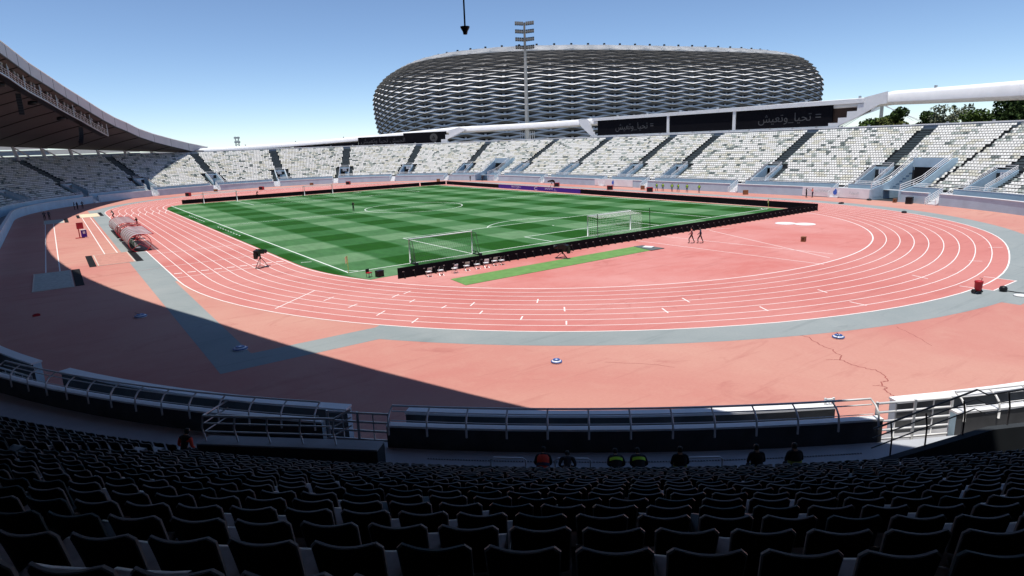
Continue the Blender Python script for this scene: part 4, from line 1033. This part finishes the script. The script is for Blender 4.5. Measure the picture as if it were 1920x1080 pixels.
crate(8.9, -20.2, .55, M_WOOD, 'brown wooden box alone on the red infield')
crate(-32.6, -3.9, .62, M_BLACK, 'black equipment case at the near left end of the boards', .2, 'equipment_case')
crate(51.9, -12.6, 1.1, M_BLACK, 'large black case against the wall below exit 11', .2, 'equipment_case')
crate(52.6, -10.2, .6, M_WOOD, 'small brown box left of the large black case', .2)
def mon(x, y, label):
    root = empty('camera_stool', label, 'stool', (x, y, 0), .4)
    MB().box((0, 0, .42), (.42, .4, .08)).build('seat', M_RED, root); MB().box((0, .18, .62), (.40, .05, .3)).build('backrest', M_BLACK, root)
    for sx in (-1, 1):
        for sy in (-1, 1): MB().tube([(sx*.18, sy*.17, 0), (sx*.15, sy*.14, .4)], .02, 5).build('leg', M_BLACK, root)
mon(-33.4, -3.4, 'small red and black stool beside the near corner of the pitch')
for i, (x, y, lb) in enumerate([(-25.2, 137, 'red loudspeaker box before the far left wall, leftmost'), (-4.2, 143, 'red loudspeaker box behind the far goal'), (21.6, 139.5, 'red loudspeaker box in the far bend right of the goal'), (48.5, 68.3, 'red loudspeaker box behind the purple display'), (48.0, 48.8, 'red loudspeaker box right of the purple display'), (48.2, 37.0, 'red loudspeaker box left of the walking stewards')]):
    root = empty('speaker_box', lb, 'speaker', (x, y, 0), -.9, 'red speaker boxes round the track'); MB().box((0, 0, .5), (1.3, .8, 1.0)).build('body', M_RED, root); MB().box((0, -.41, .5), (1.1, .02, .8)).build('grille', M_BLACK, root)
for i, (x, y, lb) in enumerate([(-16, 148, 'small wooden crate by the far wall nearest the roof end'), (12.5, 147.5, 'small wooden crate by the far wall behind the middle goal'), (44.5, 122, 'small wooden crate by the wall below exit 18'), (52.5, 43, 'small wooden crate right of the small white banner'), (53, 17, 'small wooden crate by the steps of exit 13')]): crate(x, y, .9, M_WOOD, lb, -.8)
# sand pits and black strips beside them
def pit(x0, x1, y0, y1, surf, label):
    root = empty('sand_pit', label, 'sand pit', ((x0+x1)/2, (y0+y1)/2, 0), 0); w, d = x1-x0, y1-y0
    m = MB(); N, K = 16, 8
    m.grid([[(w*(i/K-.5), d*(j/N-.5), .03+(random.uniform(0, .05) if 0 < i < K and 0 < j < N else 0)) for i in range(K+1)] for j in range(N+1)]); m.build('surface', surf, root, True)
    for c, sz in (((0, -d/2-.06, .02), (w+.3, .12, .06)), ((0, d/2+.06, .02), (w+.3, .12, .06)), ((-w/2-.06, 0, .02), (.12, d, .058)), ((w/2+.06, 0, .02), (.12, d, .058))): MB().box(c, sz).build('kerb', mat('pit_kerb', (.6, .5, .42), .8), root)
pit(-58.1, -55.2, 12.6, 23.1, M_SANDG, 'long grey covered sand pit at the left in the shade')
pit(-52.5, -49.2, 24.0, 32.9, mat('pit_boards', (.50, .24, .19), .85, var=.15, scale=2), 'pink board-covered sand pit between two black strips')
pit(-51.5, -48.5, 91.5, 100.5, M_SAND, 'bright sand pit at the far end of the right runway')
pit(-57.3, -54.5, 83.6, 91.3, M_SANDG, 'half-shaded sand pit at the far end of the left runway')
for i, (x0, x1, y0, y1, lb) in enumerate([(-55.0, -54.3, 12.8, 23.4, 'black rubber strip beside the long grey pit'), (-53.4, -52.75, 23.7, 33.2, 'black rubber strip left of the pink pit'), (-49.0, -48.3, 24.0, 34.0, 'black rubber strip right of the pink pit'), (-52.2, -51.7, 91, 99, 'black rubber strip left of the bright sand pit'), (-48.3, -47.7, 92.5, 102, 'black rubber strip right of the bright sand pit'), (-54.3, -53.7, 83.5, 92.5, 'black rubber strip right of the half-shaded pit')]):
    m = MB(); m.hexa([(x0, y0, .007), (x1, y0, .007), (x1, y1, .007), (x0, y1, .007)], [(x0, y0, .03), (x1, y0, .03), (x1, y1, .03), (x0, y1, .03)]); m.build('rubber_strip', M_DARK, label=lb, cat='mat', group='black strips beside the pits')
for x, y0, y1 in ((-57.2, 23.3, 83.4), (-56.0, 23.3, 83.4), (-51.4, 33.2, 91.2), (-50.1, 33.2, 91.2)): MB().ribbon([(x, y0, .0095), (x, y1, .0095)], .11).build('runway_line', M_LINE, apron)
mk = empty('marker_stand', 'red flag board above a purple base on the long-jump runway', 'marker', (-52.7, 54.4, 0), .2); mk.scale = (.68, .68, .68)
MB().box((.25, 0, .9), (1.0, .35, 1.5)).build('purple_box', M_PURP, mk); MB().box((.25, -.19, 1.15), (.45, .02, .5)).build('label', M_WHITE, mk); MB().box((.2, 0, 1.72), (.9, .5, .14)).build('cap', M_WHITE, mk)
MB().box((-.15, .5, 2.6), (1.25, .12, 1.35)).build('red_board', M_RED, mk); MB().tube([(-.5, .5, 0), (-.5, .5, 2.2)], .1, 6).build('pole', M_RED, mk); MB().box((-.5, .4, .06), (1.6, .7, .12)).build('base', M_RED, mk)
# dugouts
M_POLY = mat('scratched_polycarbonate', (.50, .46, .48), .4, var=.22, scale=1.6, alpha=.72)
def dugout(y0, y1, label):
    L = y1-y0; root = empty('dugout', label, 'dugout', (-47.7, y0, 0), 0, 'dugouts beside the track'); r = 1.25
    arc = [(-.95*math.cos(R_(a))*r*.95+(.25 if a > 100 else 0), 1.02+1.08*math.sin(R_(a))) for a in range(-35, 118, 9)]
    arc.append((1.55, 2.02))
    nb = max(4, int(L/1.6))
    for k in range(nb):
        ya, yb = L*k/nb+.02, L*(k+1)/nb-.02; m = MB(); m.grid([[(x, ya, z) for x, z in arc], [(x, yb, z) for x, z in arc]]); m.build('panel', M_POLY, root, True)
    circ = [(1.22*math.cos(R_(a)), 1.02+1.10*math.sin(R_(a))) for a in range(0, 361, 20)]
    for y in (0, L):
        m = MB(); m.tube([(x, y, z) for x, z in circ], .045, 6); m.tube([(0, y, 2.12), (1.6, y, 2.02)], .045, 6); m.build('end_hoop', M_RED, root, True)
        m = MB(); m.tube([(-.9, y, .3), (0, y, .95), (.9, y, .3)], .03, 5); m.tube([(-.4, y, 2.0), (-.1, y, 1.5), (.9, y, .3)], .025, 5); m.build('brace', M_RED, root)
    for k in range(1, nb): MB().tube([(x, L*k/nb, z+.03) for x, z in arc], .03, 5).build('rib', mat('dull_red', (.30, .10, .10), .5), root)
    MB().box((0, L/2, .08), (2.3, L, .14)).build('base', M_BLACK, root)
    MB().tube([(1.6, 0, 2.02), (1.6, L, 2.02)], .04, 6).build('front_bar', M_RED, root)
    for k in range(max(3, int(L/.75))):
        y = .4+.72*k
        if y > L-.3: break
        m = MB(); m.box((-.25, y, .5), (.5, .5, .08)); m.box((-.5, y, .82), (.08, .5, .55)); m.build('seat', mat('dugout_green', (.06, .24, .09), .5) if k % 3 else M_WHITE, root)
dugout(32.0, 43.0, 'nearest scratched plastic dugout with red hoops and green seats')
dugout(44.6, 47.0, 'short middle dugout with open red hoops')
dugout(49.0, 60.5, 'farther scratched plastic dugout behind the short one')
# TV cameras
def tvcam(x, y, rz, label, h=1.35, covered=True):
    root = empty('tv_camera', label, 'camera', (x, y, 0), rz, 'television cameras on tripods')
    for k in range(3):
        a = 2*PI*k/3+.3; MB().tube([(0, 0, h-.25), (.75*math.cos(a), .75*math.sin(a), .05)], .03, 6).build('leg', M_BLACK, root)
        a2 = a+2*PI/3; MB().tube([(.75*math.cos(a), .75*math.sin(a), .08), (.75*math.cos(a2), .75*math.sin(a2), .08)], .025, 5).build('spreader', M_BLACK, root)
    MB().tube([(0, 0, h-.45), (0, 0, h)], .07, 8).build('head', M_BLACK, root)
    m = MB(); m.box((0, .05, h+.3), (.36, .85, .46), Matrix.Rotation(R_(-12), 3, 'X')); m.box((0, -.45, h+.2), (.5, .4, .6), Matrix.Rotation(R_(8), 3, 'X')); m.box((0, -.72, h-.05), (.34, .2, .55)); m.build('body', M_BLACK, root)
    MB().tube([(0, .45, h+.3), (0, .95, h+.17)], [.17, .21], 10).build('lens', M_BLACK, root, True)
    MB().tube([(.15, -.4, h+.1), (.35, -.95, h-.3)], .022, 5).build('pan_handle', M_BLACK, root)
tvcam(-39.5, 9.2, R_(-50), 'black covered television camera on a tripod on the inner lanes')
tvcam(-15.3, -9.0, R_(15), 'black camera rig on a low tripod behind the near boards', .9)
tvcam(44.5, 65.5, R_(60), 'small black television camera behind the purple display', 1.5)
# fallen cones and lamps on the apron
def low_dome(x, y, rz, label, stick=False, r=.36, red=False):
    root = empty('ground_marker', label, 'marker', (x, y, 0), rz, 'low domed markers on the apron')
    MB().lathe([(.03, .0), (r, .0), (r*.97, .05), (r*.75, .14), (r*.35, .19), (.03, .2)], 20, (0, 0, .004)).build('dome', mat('dome_plastic', (.70, .74, .80), .3), root, True)
    m = MB(); m.lathe([(r*.985, .055), (r*1.01, .065), (r*.99, .10), (r*.9, .105)], 20, (0, 0, .004)); m.lathe([(r*.62, .175), (r*.66, .175), (r*.6, .195), (r*.55, .195)], 20, (0, 0, .004)); m.build('band', M_BLUE, root, True)
    if stick: MB().tube([(0, 0, .2), (-.42, .1, .42)], .02, 5).build('stick', M_BLACK, root)
low_dome(-35.2, -31.9, .3, 'blue and white domed marker alone on the pink apron', r=.30)
low_dome(-20.6, -39.3, .5, 'white domed marker with a black stick on the apron', True, r=.33)
low_dome(-47.8, -17.7, .2, 'white domed marker in the shadow by the grey chute', r=.42)
low_dome(-51.6, -4.4, .9, 'white domed marker in the deep shade at left', True, r=.42)
m = MB(); m.box((0, 0, .07), (.45, .25, .14)); m.box((0, 0, .16), (.3, .18, .04)); m.build('red_box', M_RED, loc=(-57.8, 1.7, 0), rz=.2, label='small red box in the deep shade at the left edge', cat='box')
tr = empty('trolley', 'red bin trolley with black wheels at the right of the track', 'trolley', (-4.1, -40.5, 0), -.5); tr.scale = (.85, .85, .85)
MB().lathe([(.22, .28), (.27, .5), (.29, .95), (.33, 1.0), (.30, 1.0)], 14).build('bin', M_RED, tr, True); MB().lathe([(.30, 1.001), (.31, 1.08), (.1, 1.14)], 14).build('lid', M_RED, tr, True)
for sx in (-1, 1): MB().tube([(sx*.30-.04, .1, .2), (sx*.30+.04, .1, .2)], .2, 14).build('wheel', M_BLACK, tr, True)
MB().tube([(.28, .1, .9), (.45, .2, 1.25), (.30, .3, 1.25)], .025, 6).build('handle', M_BLACK, tr); MB().box((0, 0, .22), (.5, .5, .12)).build('base', M_BLACK, tr)
m = MB(); m.lathe([(.03, 0), (.2, .04), (.26, .2), (.2, .36), (.03, .42)], 16); bl = m.build('black_ball', M_BLACK, smooth=True, loc=(-2.2, -41.4, 0), label='black ball at the corner of the red chute box', cat='ball')
m = MB(); m.tube([(-2.0, -41.5, .05), (-2.0, -42.0, .04), (-2.2, -42.3, .08), (-2.4, -42.8, .15)], .03, 6); m.build('black_cable', M_BLACK, label='black cable running from the ball to a white plate', cat='cable')
m = MB(); m.lathe([(.02, .0), (.36, .0), (.4, .05), (.3, .09), (.02, .1)], 18); m.build('white_plate', M_WHITE, smooth=True, loc=(-2.9, -42.6, .006), label='white round plate at the right edge below the chute box', cat='plate')
for i, (x, y, lb) in enumerate([(46.6, -4.8, 'small dark bag on the track near the corner of the boards'), (39.9, -17.0, 'dark bag with white cloth beside the grey border'), (54.0, -5.6, 'low dark trolley at the mouth of the right tunnel'), (43.0, 24.0, 'small black bag on the track behind the walking stewards')]):
    m = MB(); m.lathe([(.1, 0), (.45, .02), (.5, .16), (.35, .3), (.08, .36)], 10); me = m.mesh('bag', M_BLACK, True); o = link('kit_bag', me, None, (x, y, .004), .4*i, lb, 'bag', 'kit bags by the track'); o.scale = (1.3, .7, .8)
# wall banners
def banner(s0, s1, label, text=None):
    s = (s0+s1)/2; O = pos(s, .4, 0); root = empty('banner', label, 'banner', O); t = tang(s)
    m = MB(); ss = srange(s0, s1, 1.5); m.grid([[pos(q, .40+.03*math.sin(q*3), .12)-O for q in ss], [pos(q, .43, 1.72)-O for q in ss]]); m.build('cloth', mat('banner_cloth', (.82, .84, .86), .8, var=.04), root)
    M_PT = mat('banner_print', (.55, .60, .62), .8)
    if text:
        put_text_arc('print', 'INTERNATIONAL', .62, s+3.3, .33, 1.0, M_PT, root, O)
        put_text_arc('print', arb('\ufe8d\ufedf\ufeaa\ufeed\ufedf\ufef4\ufe94'), .62, s-3.4, .33, .95, M_PT, root, O, 1.1)
    c = pos(s, .32, 1.0)-O; m = MB(); n = nrm(s)
    P = [(-.1, -.5), (.3, -.42), (.42, -.1), (.3, .35), (.05, .62), (-.12, .3), (-.4, .1), (-.38, -.3)]
    m.add([c-t*a*.9+Vector((0, 0, b)) for a, b in P], [tuple(range(8))]); m.build('logo', mat('banner_logo_blue', (.06, .16, .62), .6), root)
banner(-10.2, 2.0, 'long white wall banner with pale lettering and blue logo', True)
banner(44.0, 57.0, 'white wall banner with a small blue mark left of the stewards')

# ------------------------------------------------------------------ people
def person(label, loc, rz, pose='stand', top=M_CBLK, legs=M_CBLK, sleeves=None, vest=None, head_hair=M_HAIR, h=1.75, lean=0.0, item=None):
    k = h/1.75; sleeves = sleeves or top
    J = {'pel': (0, 0, .95), 'waist': (0, 0, 1.08), 'chest': (0, -.01, 1.30), 'neckb': (0, 0, 1.46), 'neck': (0, -.015, 1.53), 'headm': (0, -.03, 1.63), 'headt': (0, -.02, 1.73)}
    sit = pose == 'sit'
    for s, n in ((-1, 'l'), (1, 'r')):
        J['hip'+n] = (s*.10, 0, .90); J['sho'+n] = (s*.19, 0, 1.42)
        if sit:
            J['kne'+n] = (s*.13, -.42, .90); J['ank'+n] = (s*.14, -.42, .48); J['toe'+n] = (s*.15, -.60, .45)
            J['elb'+n] = (s*.26, -.05, 1.15); J['wri'+n] = (s*.17, -.28, 1.02); J['han'+n] = (s*.13, -.38, 1.0)
        elif pose == 'walk':
            d = s*.22
            J['kne'+n] = (s*.10, -d*.9-.05, .50); J['ank'+n] = (s*.10, -d*1.2+.06, .09); J['toe'+n] = (s*.11, -d*1.2-.12, .04)
            J['elb'+n] = (s*.26, d*.5+.03, 1.15); J['wri'+n] = (s*.25, d*.9-.1, .94); J['han'+n] = (s*.25, d*.9-.15, .86)
        elif pose == 'crouch':
            J['kne'+n] = (s*.13, -.25, .55); J['ank'+n] = (s*.12, .05, .09); J['toe'+n] = (s*.13, -.13, .04)
            J['elb'+n] = (s*.28, -.25, 1.12); J['wri'+n] = (s*.14, -.45, 1.20); J['han'+n] = (s*.10, -.52, 1.24)
        elif pose == 'hold':
            J['kne'+n] = (s*.11, -.02, .50); J['ank'+n] = (s*.12, .02, .09); J['toe'+n] = (s*.14, -.15, .04)
            J['elb'+n] = (s*.27, -.06, 1.17); J['wri'+n] = (s*.10, -.28, 1.28); J['han'+n] = (s*.04, -.34, 1.33)
        else:
            J['kne'+n] = (s*.11, -.02, .50); J['ank'+n] = (s*.12, .02, .09); J['toe'+n] = (s*.15, -.15, .04)
            J['elb'+n] = (s*.27, .03, 1.15); J['wri'+n] = (s*.25, -.06, .92); J['han'+n] = (s*.24, -.09, .84)
    R = {'pel': .15, 'waist': .135, 'chest': .165, 'neckb': .085, 'neck': .06, 'headm': .105, 'headt': .075}
    for n in 'lr': R.update({'hip'+n: .095, 'kne'+n: .065, 'ank'+n: .045, 'toe'+n: .04, 'sho'+n: .075, 'elb'+n: .05, 'wri'+n: .035, 'han'+n: .04})
    E = [('pel', 'waist'), ('waist', 'chest'), ('chest', 'neckb'), ('neckb', 'neck'), ('neck', 'headm'), ('headm', 'headt')]
    for n in 'lr': E += [('pel', 'hip'+n), ('hip'+n, 'kne'+n), ('kne'+n, 'ank'+n), ('ank'+n, 'toe'+n), ('neckb', 'sho'+n), ('sho'+n, 'elb'+n), ('elb'+n, 'wri'+n), ('wri'+n, 'han'+n)]
    names = list(J); drop = .45 if sit else 0
    if pose == 'crouch':
        for q in ('waist', 'chest', 'neckb', 'neck', 'headm', 'headt'): x, y, z = J[q]; J[q] = (x, y-(z-.95)*.45, z-(z-.95)*.12)
        for n in 'lr': x, y, z = J['sho'+n]; J['sho'+n] = (x, y-.22, z-.06)
        J['pel'] = (0, .05, .88)
    if lean:
        for q in names:
            x, y, z = J[q]
            if z > .97: J[q] = (x, y*math.cos(lean)-(z-.95)*math.sin(lean), .95+(z-.95)*math.cos(lean)+y*math.sin(lean)*.0)
    me = bpy.data.meshes.new('p'); me.from_pydata([tuple(c*k for c in J[n]) for n in names], [(names.index(a), names.index(b)) for a, b in E], [])
    ob = bpy.data.objects.new('p', me); COL.objects.link(ob); md = ob.modifiers.new('s', 'SKIN'); md.branch_smoothing = .5
    for i, n in enumerate(names):
        d = me.skin_vertices[0].data[i]; r = R[n]*k; d.radius = (r, r*(.72 if n in ('pel', 'waist', 'chest') else 1)); d.use_root = (n == 'pel')
    sb = ob.modifiers.new('u', 'SUBSURF'); sb.levels = 1; sb.render_levels = 1
    dg = bpy.context.evaluated_depsgraph_get(); out = bpy.data.meshes.new_from_object(ob.evaluated_get(dg)); bpy.data.objects.remove(ob); bpy.data.meshes.remove(me)
    seg = [(Vector(J[a])*k, Vector(J[b])*k, a, b) for a, b in E]
    mats = [top, legs, sleeves, M_SKIN, head_hair, M_BLACK]
    out.materials.clear()
    for mm in mats: out.materials.append(mm)
    for p in out.polygons:
        c = p.center; best = None
        for A, B, a, b in seg:
            ab = B-A; t = max(0, min(1, (c-A).dot(ab)/max(1e-9, ab.length_squared))); dd = (c-A-ab*t).length
            if best is None or dd < best[0]: best = (dd, a, b)
        a, b = best[1], best[2]
        if b in ('headm', 'headt'): mi = 4 if (c.y > -.045*k+J['headm'][1]*k+.03 or c.z > (J['headm'][2]+.06)*k) else 3
        elif b == 'neck': mi = 3
        elif b[:3] in ('hip', 'kne', 'ank'): mi = 1
        elif b[:3] == 'toe': mi = 5
        elif b[:3] in ('han',): mi = 3
        elif b[:3] in ('elb', 'wri'): mi = 2
        else: mi = 0
        p.material_index = mi; p.use_smooth = True
    o = link('person', out, None, (loc[0], loc[1], loc[2]-drop*k), rz, label, 'person')
    if vest:
        m = MB()
        def bend(x, y, z): return Vector((x, y*math.cos(lean)-(z-.95)*math.sin(lean), .95+(z-.95)*math.cos(lean)+y*math.sin(lean)))
        for ring_ in ([(z, w, d) for z, w, d in ((.98, .165, .135), (1.1, .16, .13), (1.25, .185, .145), (1.36, .185, .14), (1.43, .15, .115))],):
            rows = []
            for z, w, d in ring_:
                rows.append([bend(w*1.14*math.cos(2*PI*q/16), -.005+d*1.14*math.sin(2*PI*q/16), z)*k for q in range(17)])
            m.grid(rows)
        m2 = m.build('vest', vest[0], o, True)
        m = MB(); zz = vest[2] if len(vest) > 2 else 1.2
        rows = []
        for z in (zz-.05, zz+.05):
            rows.append([bend(.185*1.19*math.cos(2*PI*q/16), -.005+.146*1.19*math.sin(2*PI*q/16), z)*k for q in range(17)])
        m.grid(rows); m.build('stripe', vest[1], m2)
    return o
G = 'stewards walking past the far wall'
person('person in black standing on the pitch by the halfway line', (-10.8, 55.7, .014), R_(20), 'hold')
person('person in coral vest walking left of a companion on the infield', (0.3, -12.3, .006), R_(-150), 'walk', M_CPINK, M_CBLK, M_CNAVY)
person('person in dark suit walking right of the coral-vested person', (0.9, -13.0, .006), R_(-150), 'walk', M_CNAVY, M_CBLK)
HV = (M_HIVIS, M_CNAVY, 1.2)
for i, (x, y, lb) in enumerate([(50.9, 37.5, 'leftmost of six hi-vis stewards walking by the far wall'), (51.4, 36.2, 'second from left of six hi-vis stewards by the far wall'), (51.3, 33.6, 'third from left of six hi-vis stewards by the far wall'), (51.1, 31.8, 'fourth from left of six hi-vis stewards by the far wall'), (51.6, 29.9, 'fifth from left of six hi-vis stewards by the far wall'), (51.7, 26.9, 'rightmost of six hi-vis stewards by the far wall')]):
    tag(person(lb, (x, y, 0), R_(-25-15*(i % 3)), 'walk', M_CNAVY, M_CNAVY, M_CNAVY, HV), group=G)
person('person with white shoulders and black trousers before the white banner', (53.3, 4.9, 0), R_(60), 'hold', M_CBLK, M_CBLK, M_CWHITE)
person('person in coral top and dark trousers before the white banner', (53.9, 4.1, 0), R_(-130), 'hold', M_CPINK, M_CNAVY)
person('person in dark clothes standing on the outer lane beside the dugouts', (-45.0, 62.1, .01), R_(-60), 'hold')
person('photographer in black bending forward at the far end of the dugouts', (-46.6, 84.0, .01), R_(-70), 'crouch')
for i, (x, y, lb) in enumerate([(-57.2, 92.5, 'left of two shaded people before the left wall'), (-56.5, 93.5, 'right of two shaded people before the left wall'), (-51.8, 116, 'leftmost of three shaded people before the far left wall'), (-51.2, 116.6, 'middle of three shaded people before the far left wall'), (-50.2, 117.4, 'rightmost of three shaded people before the far left wall')]):
    person(lb, (x, y, 0), R_(40*i), 'stand' if i % 2 else 'hold', M_CNAVY, M_CBLK)
person('left of two dark figures at the mouth of the far tunnel', (50.5, 112.5, 0), R_(-60), 'stand'); person('right of two dark figures at the mouth of the far tunnel', (52.0, 108.0, 0), R_(-50), 'stand')
person('person in black crouching behind the far boards left of the goal', (-13.5, 112, 0), R_(30), 'crouch')
# stewards sitting on the front rows with their backs to the camera
def seated(a, row, label, lean, top, vest=None, hair=M_HAIR, sl=None):
    s = a*A2S; u = ROW0+DEPTH*row+.36; p = pos(s, u, zrow(row)); n = nrm(s)
    rz = math.atan2(-n.y, -n.x)+PI/2            # local -y faces the field
    o = person(label, (p.x, p.y, p.z+.02), rz, 'sit', top, M_CBLK, sl, vest, hair, 1.62, lean); return o
seated(-131.0, 0, 'seated person in red jacket on the front row, leftmost of the near group', .75, M_CBLK, (M_CRED, M_CNAVY, 1.12), sl=M_CBLK)
seated(-130.35, 0, 'seated person in black bending low beside the red jacket', 1.15, M_CBLK)
seated(-129.05, 0, 'seated steward in black with a hi-vis band, left of the front pair', .95, M_CBLK, (M_CBLK, M_HIVIS, 1.30))
seated(-128.45, 0, 'seated steward in black with a hi-vis band, right of the front pair', .9, M_CBLK, (M_CBLK, M_HIVIS, 1.30))
seated(-127.4, 0, 'seated steward in dark vest with low yellow stripe', .1, M_CBLK, (M_CBLK, mat('dull_yellow', (.4, .42, .08), .7), 1.08))
seated(-125.4, 0, 'seated person in black right of the low yellow stripe', .12, M_CBLK, (M_CBLK, mat('dull_yellow', (.4, .42, .08), .7), 1.02))
seated(-124.4, 0, 'seated person in black with a dull yellow stripe, rightmost', .12, M_CBLK, (M_CBLK, mat('dull_yellow', (.4, .42, .08), .7), 1.12))
seated(-140.4, 2, 'person in black with red sleeves sitting left of the raised landing', .4, M_CBLK, None, sl=M_CRED)

# ------------------------------------------------------------------ seats of the near stand
def backrest_np(nx, nz, th=.018, ins=0.0, off=0.0):
    """curved shell, local x across, y outwards (behind the sitter), z up"""
    def P(fx, fz, side):
        hw = .214-ins; x = hw*fx*(1-.05*(1-fz)); dip = .020*(1-fx*fx)
        corner = .05*max(0, abs(fx)-.82)/.18
        z = .40+ins*.6+(.42-ins*1.6-dip-corner*fz)*fz
        y = .205+.085*fz-.055*fx*fx+off+(th if side else 0)
        return (x, y, z)
    V = [P(-1+2*i/nx, j/nz, s) for s in (0, 1) for j in range(nz+1) for i in range(nx+1)]
    n = (nx+1)*(nz+1); F = []
    for s in (0, 1):
        for j in range(nz):
            for i in range(nx):
                a = s*n+j*(nx+1)+i; f = (a, a+1, a+nx+2, a+nx+1); F.append(f if s == 0 else f[::-1])
    per = [i for i in range(nx+1)]+[j*(nx+1)+nx for j in range(1, nz+1)]+[nz*(nx+1)+i for i in range(nx-1, -1, -1)]+[j*(nx+1) for j in range(nz-1, 0, -1)]
    for a, b in zip(per, per[1:]+per[:1]): F.append((a, a+n, b+n, b))
    return np.array(V), np.array(F)
def pan_np():
    V = []; F = []
    xs = [-.215, -.10, .10, .215]; prf = [(.19, .40), (-.02, .385), (-.20, .425), (-.235, .415), (-.235, .33), (.19, .35)]
    for x in xs:
        for y, z in prf: V.append((x, y, z-.012*(1 if abs(x) < .15 else 0)))
    k = len(prf)
    for i in range(len(xs)-1):
        for j in range(k):
            a = i*k+j; b = i*k+(j+1) % k; F.append((a, b, b+k, a+k))
    F.append((0, 1, 2, 3)); F.append((0, 3, 4, 5)); o = 3*k; F.append((o+3, o+2, o+1, o)); F.append((o+5, o+4, o+3, o))
    return np.array(V), np.array(F)
def brk_np():
    V, F = box_np(-.16, .16, .10, .19, -.0, .36); return V, F
bk_hi, bk_lo = backrest_np(12, 6), backrest_np(6, 2)
cv_hi, cv_lo = backrest_np(12, 6, .006, .010, .0195), backrest_np(6, 2, .006, .010, .0195)  # added skins paint shade on the backs; grey rim shows as edge light
pn = pan_np(); br = brk_np()
ME = {}
for nm, (V, F), mm, sm in (('backrest', bk_hi, M_SHELL, True), ('backrest_teal', bk_hi, M_SHELLD, True), ('added_shade_skin', cv_hi, M_BACK, True), ('seat_pan', pn, M_PAN, False), ('seat_pan_teal', pn, M_SHELLD, False), ('bracket', br, M_BLACK, False)):
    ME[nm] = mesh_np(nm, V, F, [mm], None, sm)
    if sm and hasattr(ME[nm], 'set_sharp_from_angle'): ME[nm].set_sharp_from_angle(angle=R_(40))
near = []
bl_a0, bl_a1 = -141.2, -135.3
for i in range(NROW-3):
    u = ROW0+DEPTH*i+.45; k = (R0+u)/R0; s = -158*A2S+float(RNG.uniform(0, .5))
    while s < -103*A2S:
        s += .50/k; a = s/A2S
        if abs(s-NEARAIS[0])*k < .85: continue
        if bl_a0 < a < bl_a1 and u < 6.3: continue
        if -122.2 < a < -104 and u < 5.5: continue
        p = pos(s, u, zrow(i)); q = proj(p+Vector((0, 0, .6)))
        if not q or not (-120 < q[0] < 2040 and q[1] < 1250) or q[2] < 1.2: continue
        near.append((q[2], i, s, p, q))
near.sort(key=lambda t: t[0])
vis = [t for t in near if 0 <= t[4][0] <= 1920 and t[4][1]-FPX*.22/t[0] < 1078]
indiv = vis[:300]; ids = set(id(t) for t in indiv); rest = [t for t in near if id(t) not in ids]
rows = {}
for t in indiv: rows.setdefault(t[1], []).append(t)
for ri, row in enumerate(sorted(rows, reverse=True)):
    for ci, t in enumerate(sorted(rows[row], key=lambda t: t[4][0])):
        d, i, s, p, q = t; n = nrm(s); rz = math.atan2(n.y, n.x)-PI/2
        teal = RNG.random() < .28
        o = link('stadium_seat', None, None, p, rz+RNG.uniform(-.02, .02), 'shade-darkened stadium seat, %s from the left in the %s row up from the bottom edge' % (ordn(ci), ordn(ri)), 'seat', 'shade-darkened seats of the near stand')
        b = link('backrest', ME['backrest_teal' if teal else 'backrest'], o); link('added_shade_skin', ME['added_shade_skin'], b)
        pp = link('seat_pan', ME['seat_pan_teal' if teal else 'seat_pan'], o)
        if RNG.random() < .6: pp.rotation_euler = (R_(-62), 0, 0); pp.location = (0, .02, .12)
        link('bracket', ME['bracket'], o)
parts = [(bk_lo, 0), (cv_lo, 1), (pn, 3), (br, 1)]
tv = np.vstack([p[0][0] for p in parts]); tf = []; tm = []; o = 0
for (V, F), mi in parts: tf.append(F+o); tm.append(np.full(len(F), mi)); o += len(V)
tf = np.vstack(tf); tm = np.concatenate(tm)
SV, SF, SM = [], [], []
for c, (d, i, s, p, q) in enumerate(rest):
    n = nrm(s); V = np.empty_like(tv); V[:, 0] = p.x+tv[:, 0]*-n.y*-1*-1+tv[:, 1]*n.x; V[:, 1] = p.y+tv[:, 0]*n.x+tv[:, 1]*n.y; V[:, 2] = p.z+tv[:, 2]
    mi = tm.copy(); 
    if RNG.random() < .65:
        k0, k1 = len(bk_lo[0])+len(cv_lo[0]), len(bk_lo[0])+len(cv_lo[0])+len(pn[0]); w = tv[k0:k1].copy(); ca, sa = math.cos(R_(-62)), math.sin(R_(-62))
        yy, zz = w[:, 1]*ca-w[:, 2]*sa, w[:, 1]*sa+w[:, 2]*ca; yy += .02; zz += .12
        V[k0:k1, 0] = p.x-w[:, 0]*n.y+yy*n.x; V[k0:k1, 1] = p.y+w[:, 0]*n.x+yy*n.y; V[k0:k1, 2] = p.z+zz
    if RNG.random() < .28: mi[(mi == 0) | (mi == 3)] = 2
    SV.append(V); SF.append(tf+len(tv)*c); SM.append(mi)
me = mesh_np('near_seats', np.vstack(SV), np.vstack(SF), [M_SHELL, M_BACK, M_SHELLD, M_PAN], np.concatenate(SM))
link('near_seats', me, None, label='shade-darkened seats of the near stand beyond the closest rows', cat='seats', kind='stuff')
print('near seats', len(near), len(indiv))
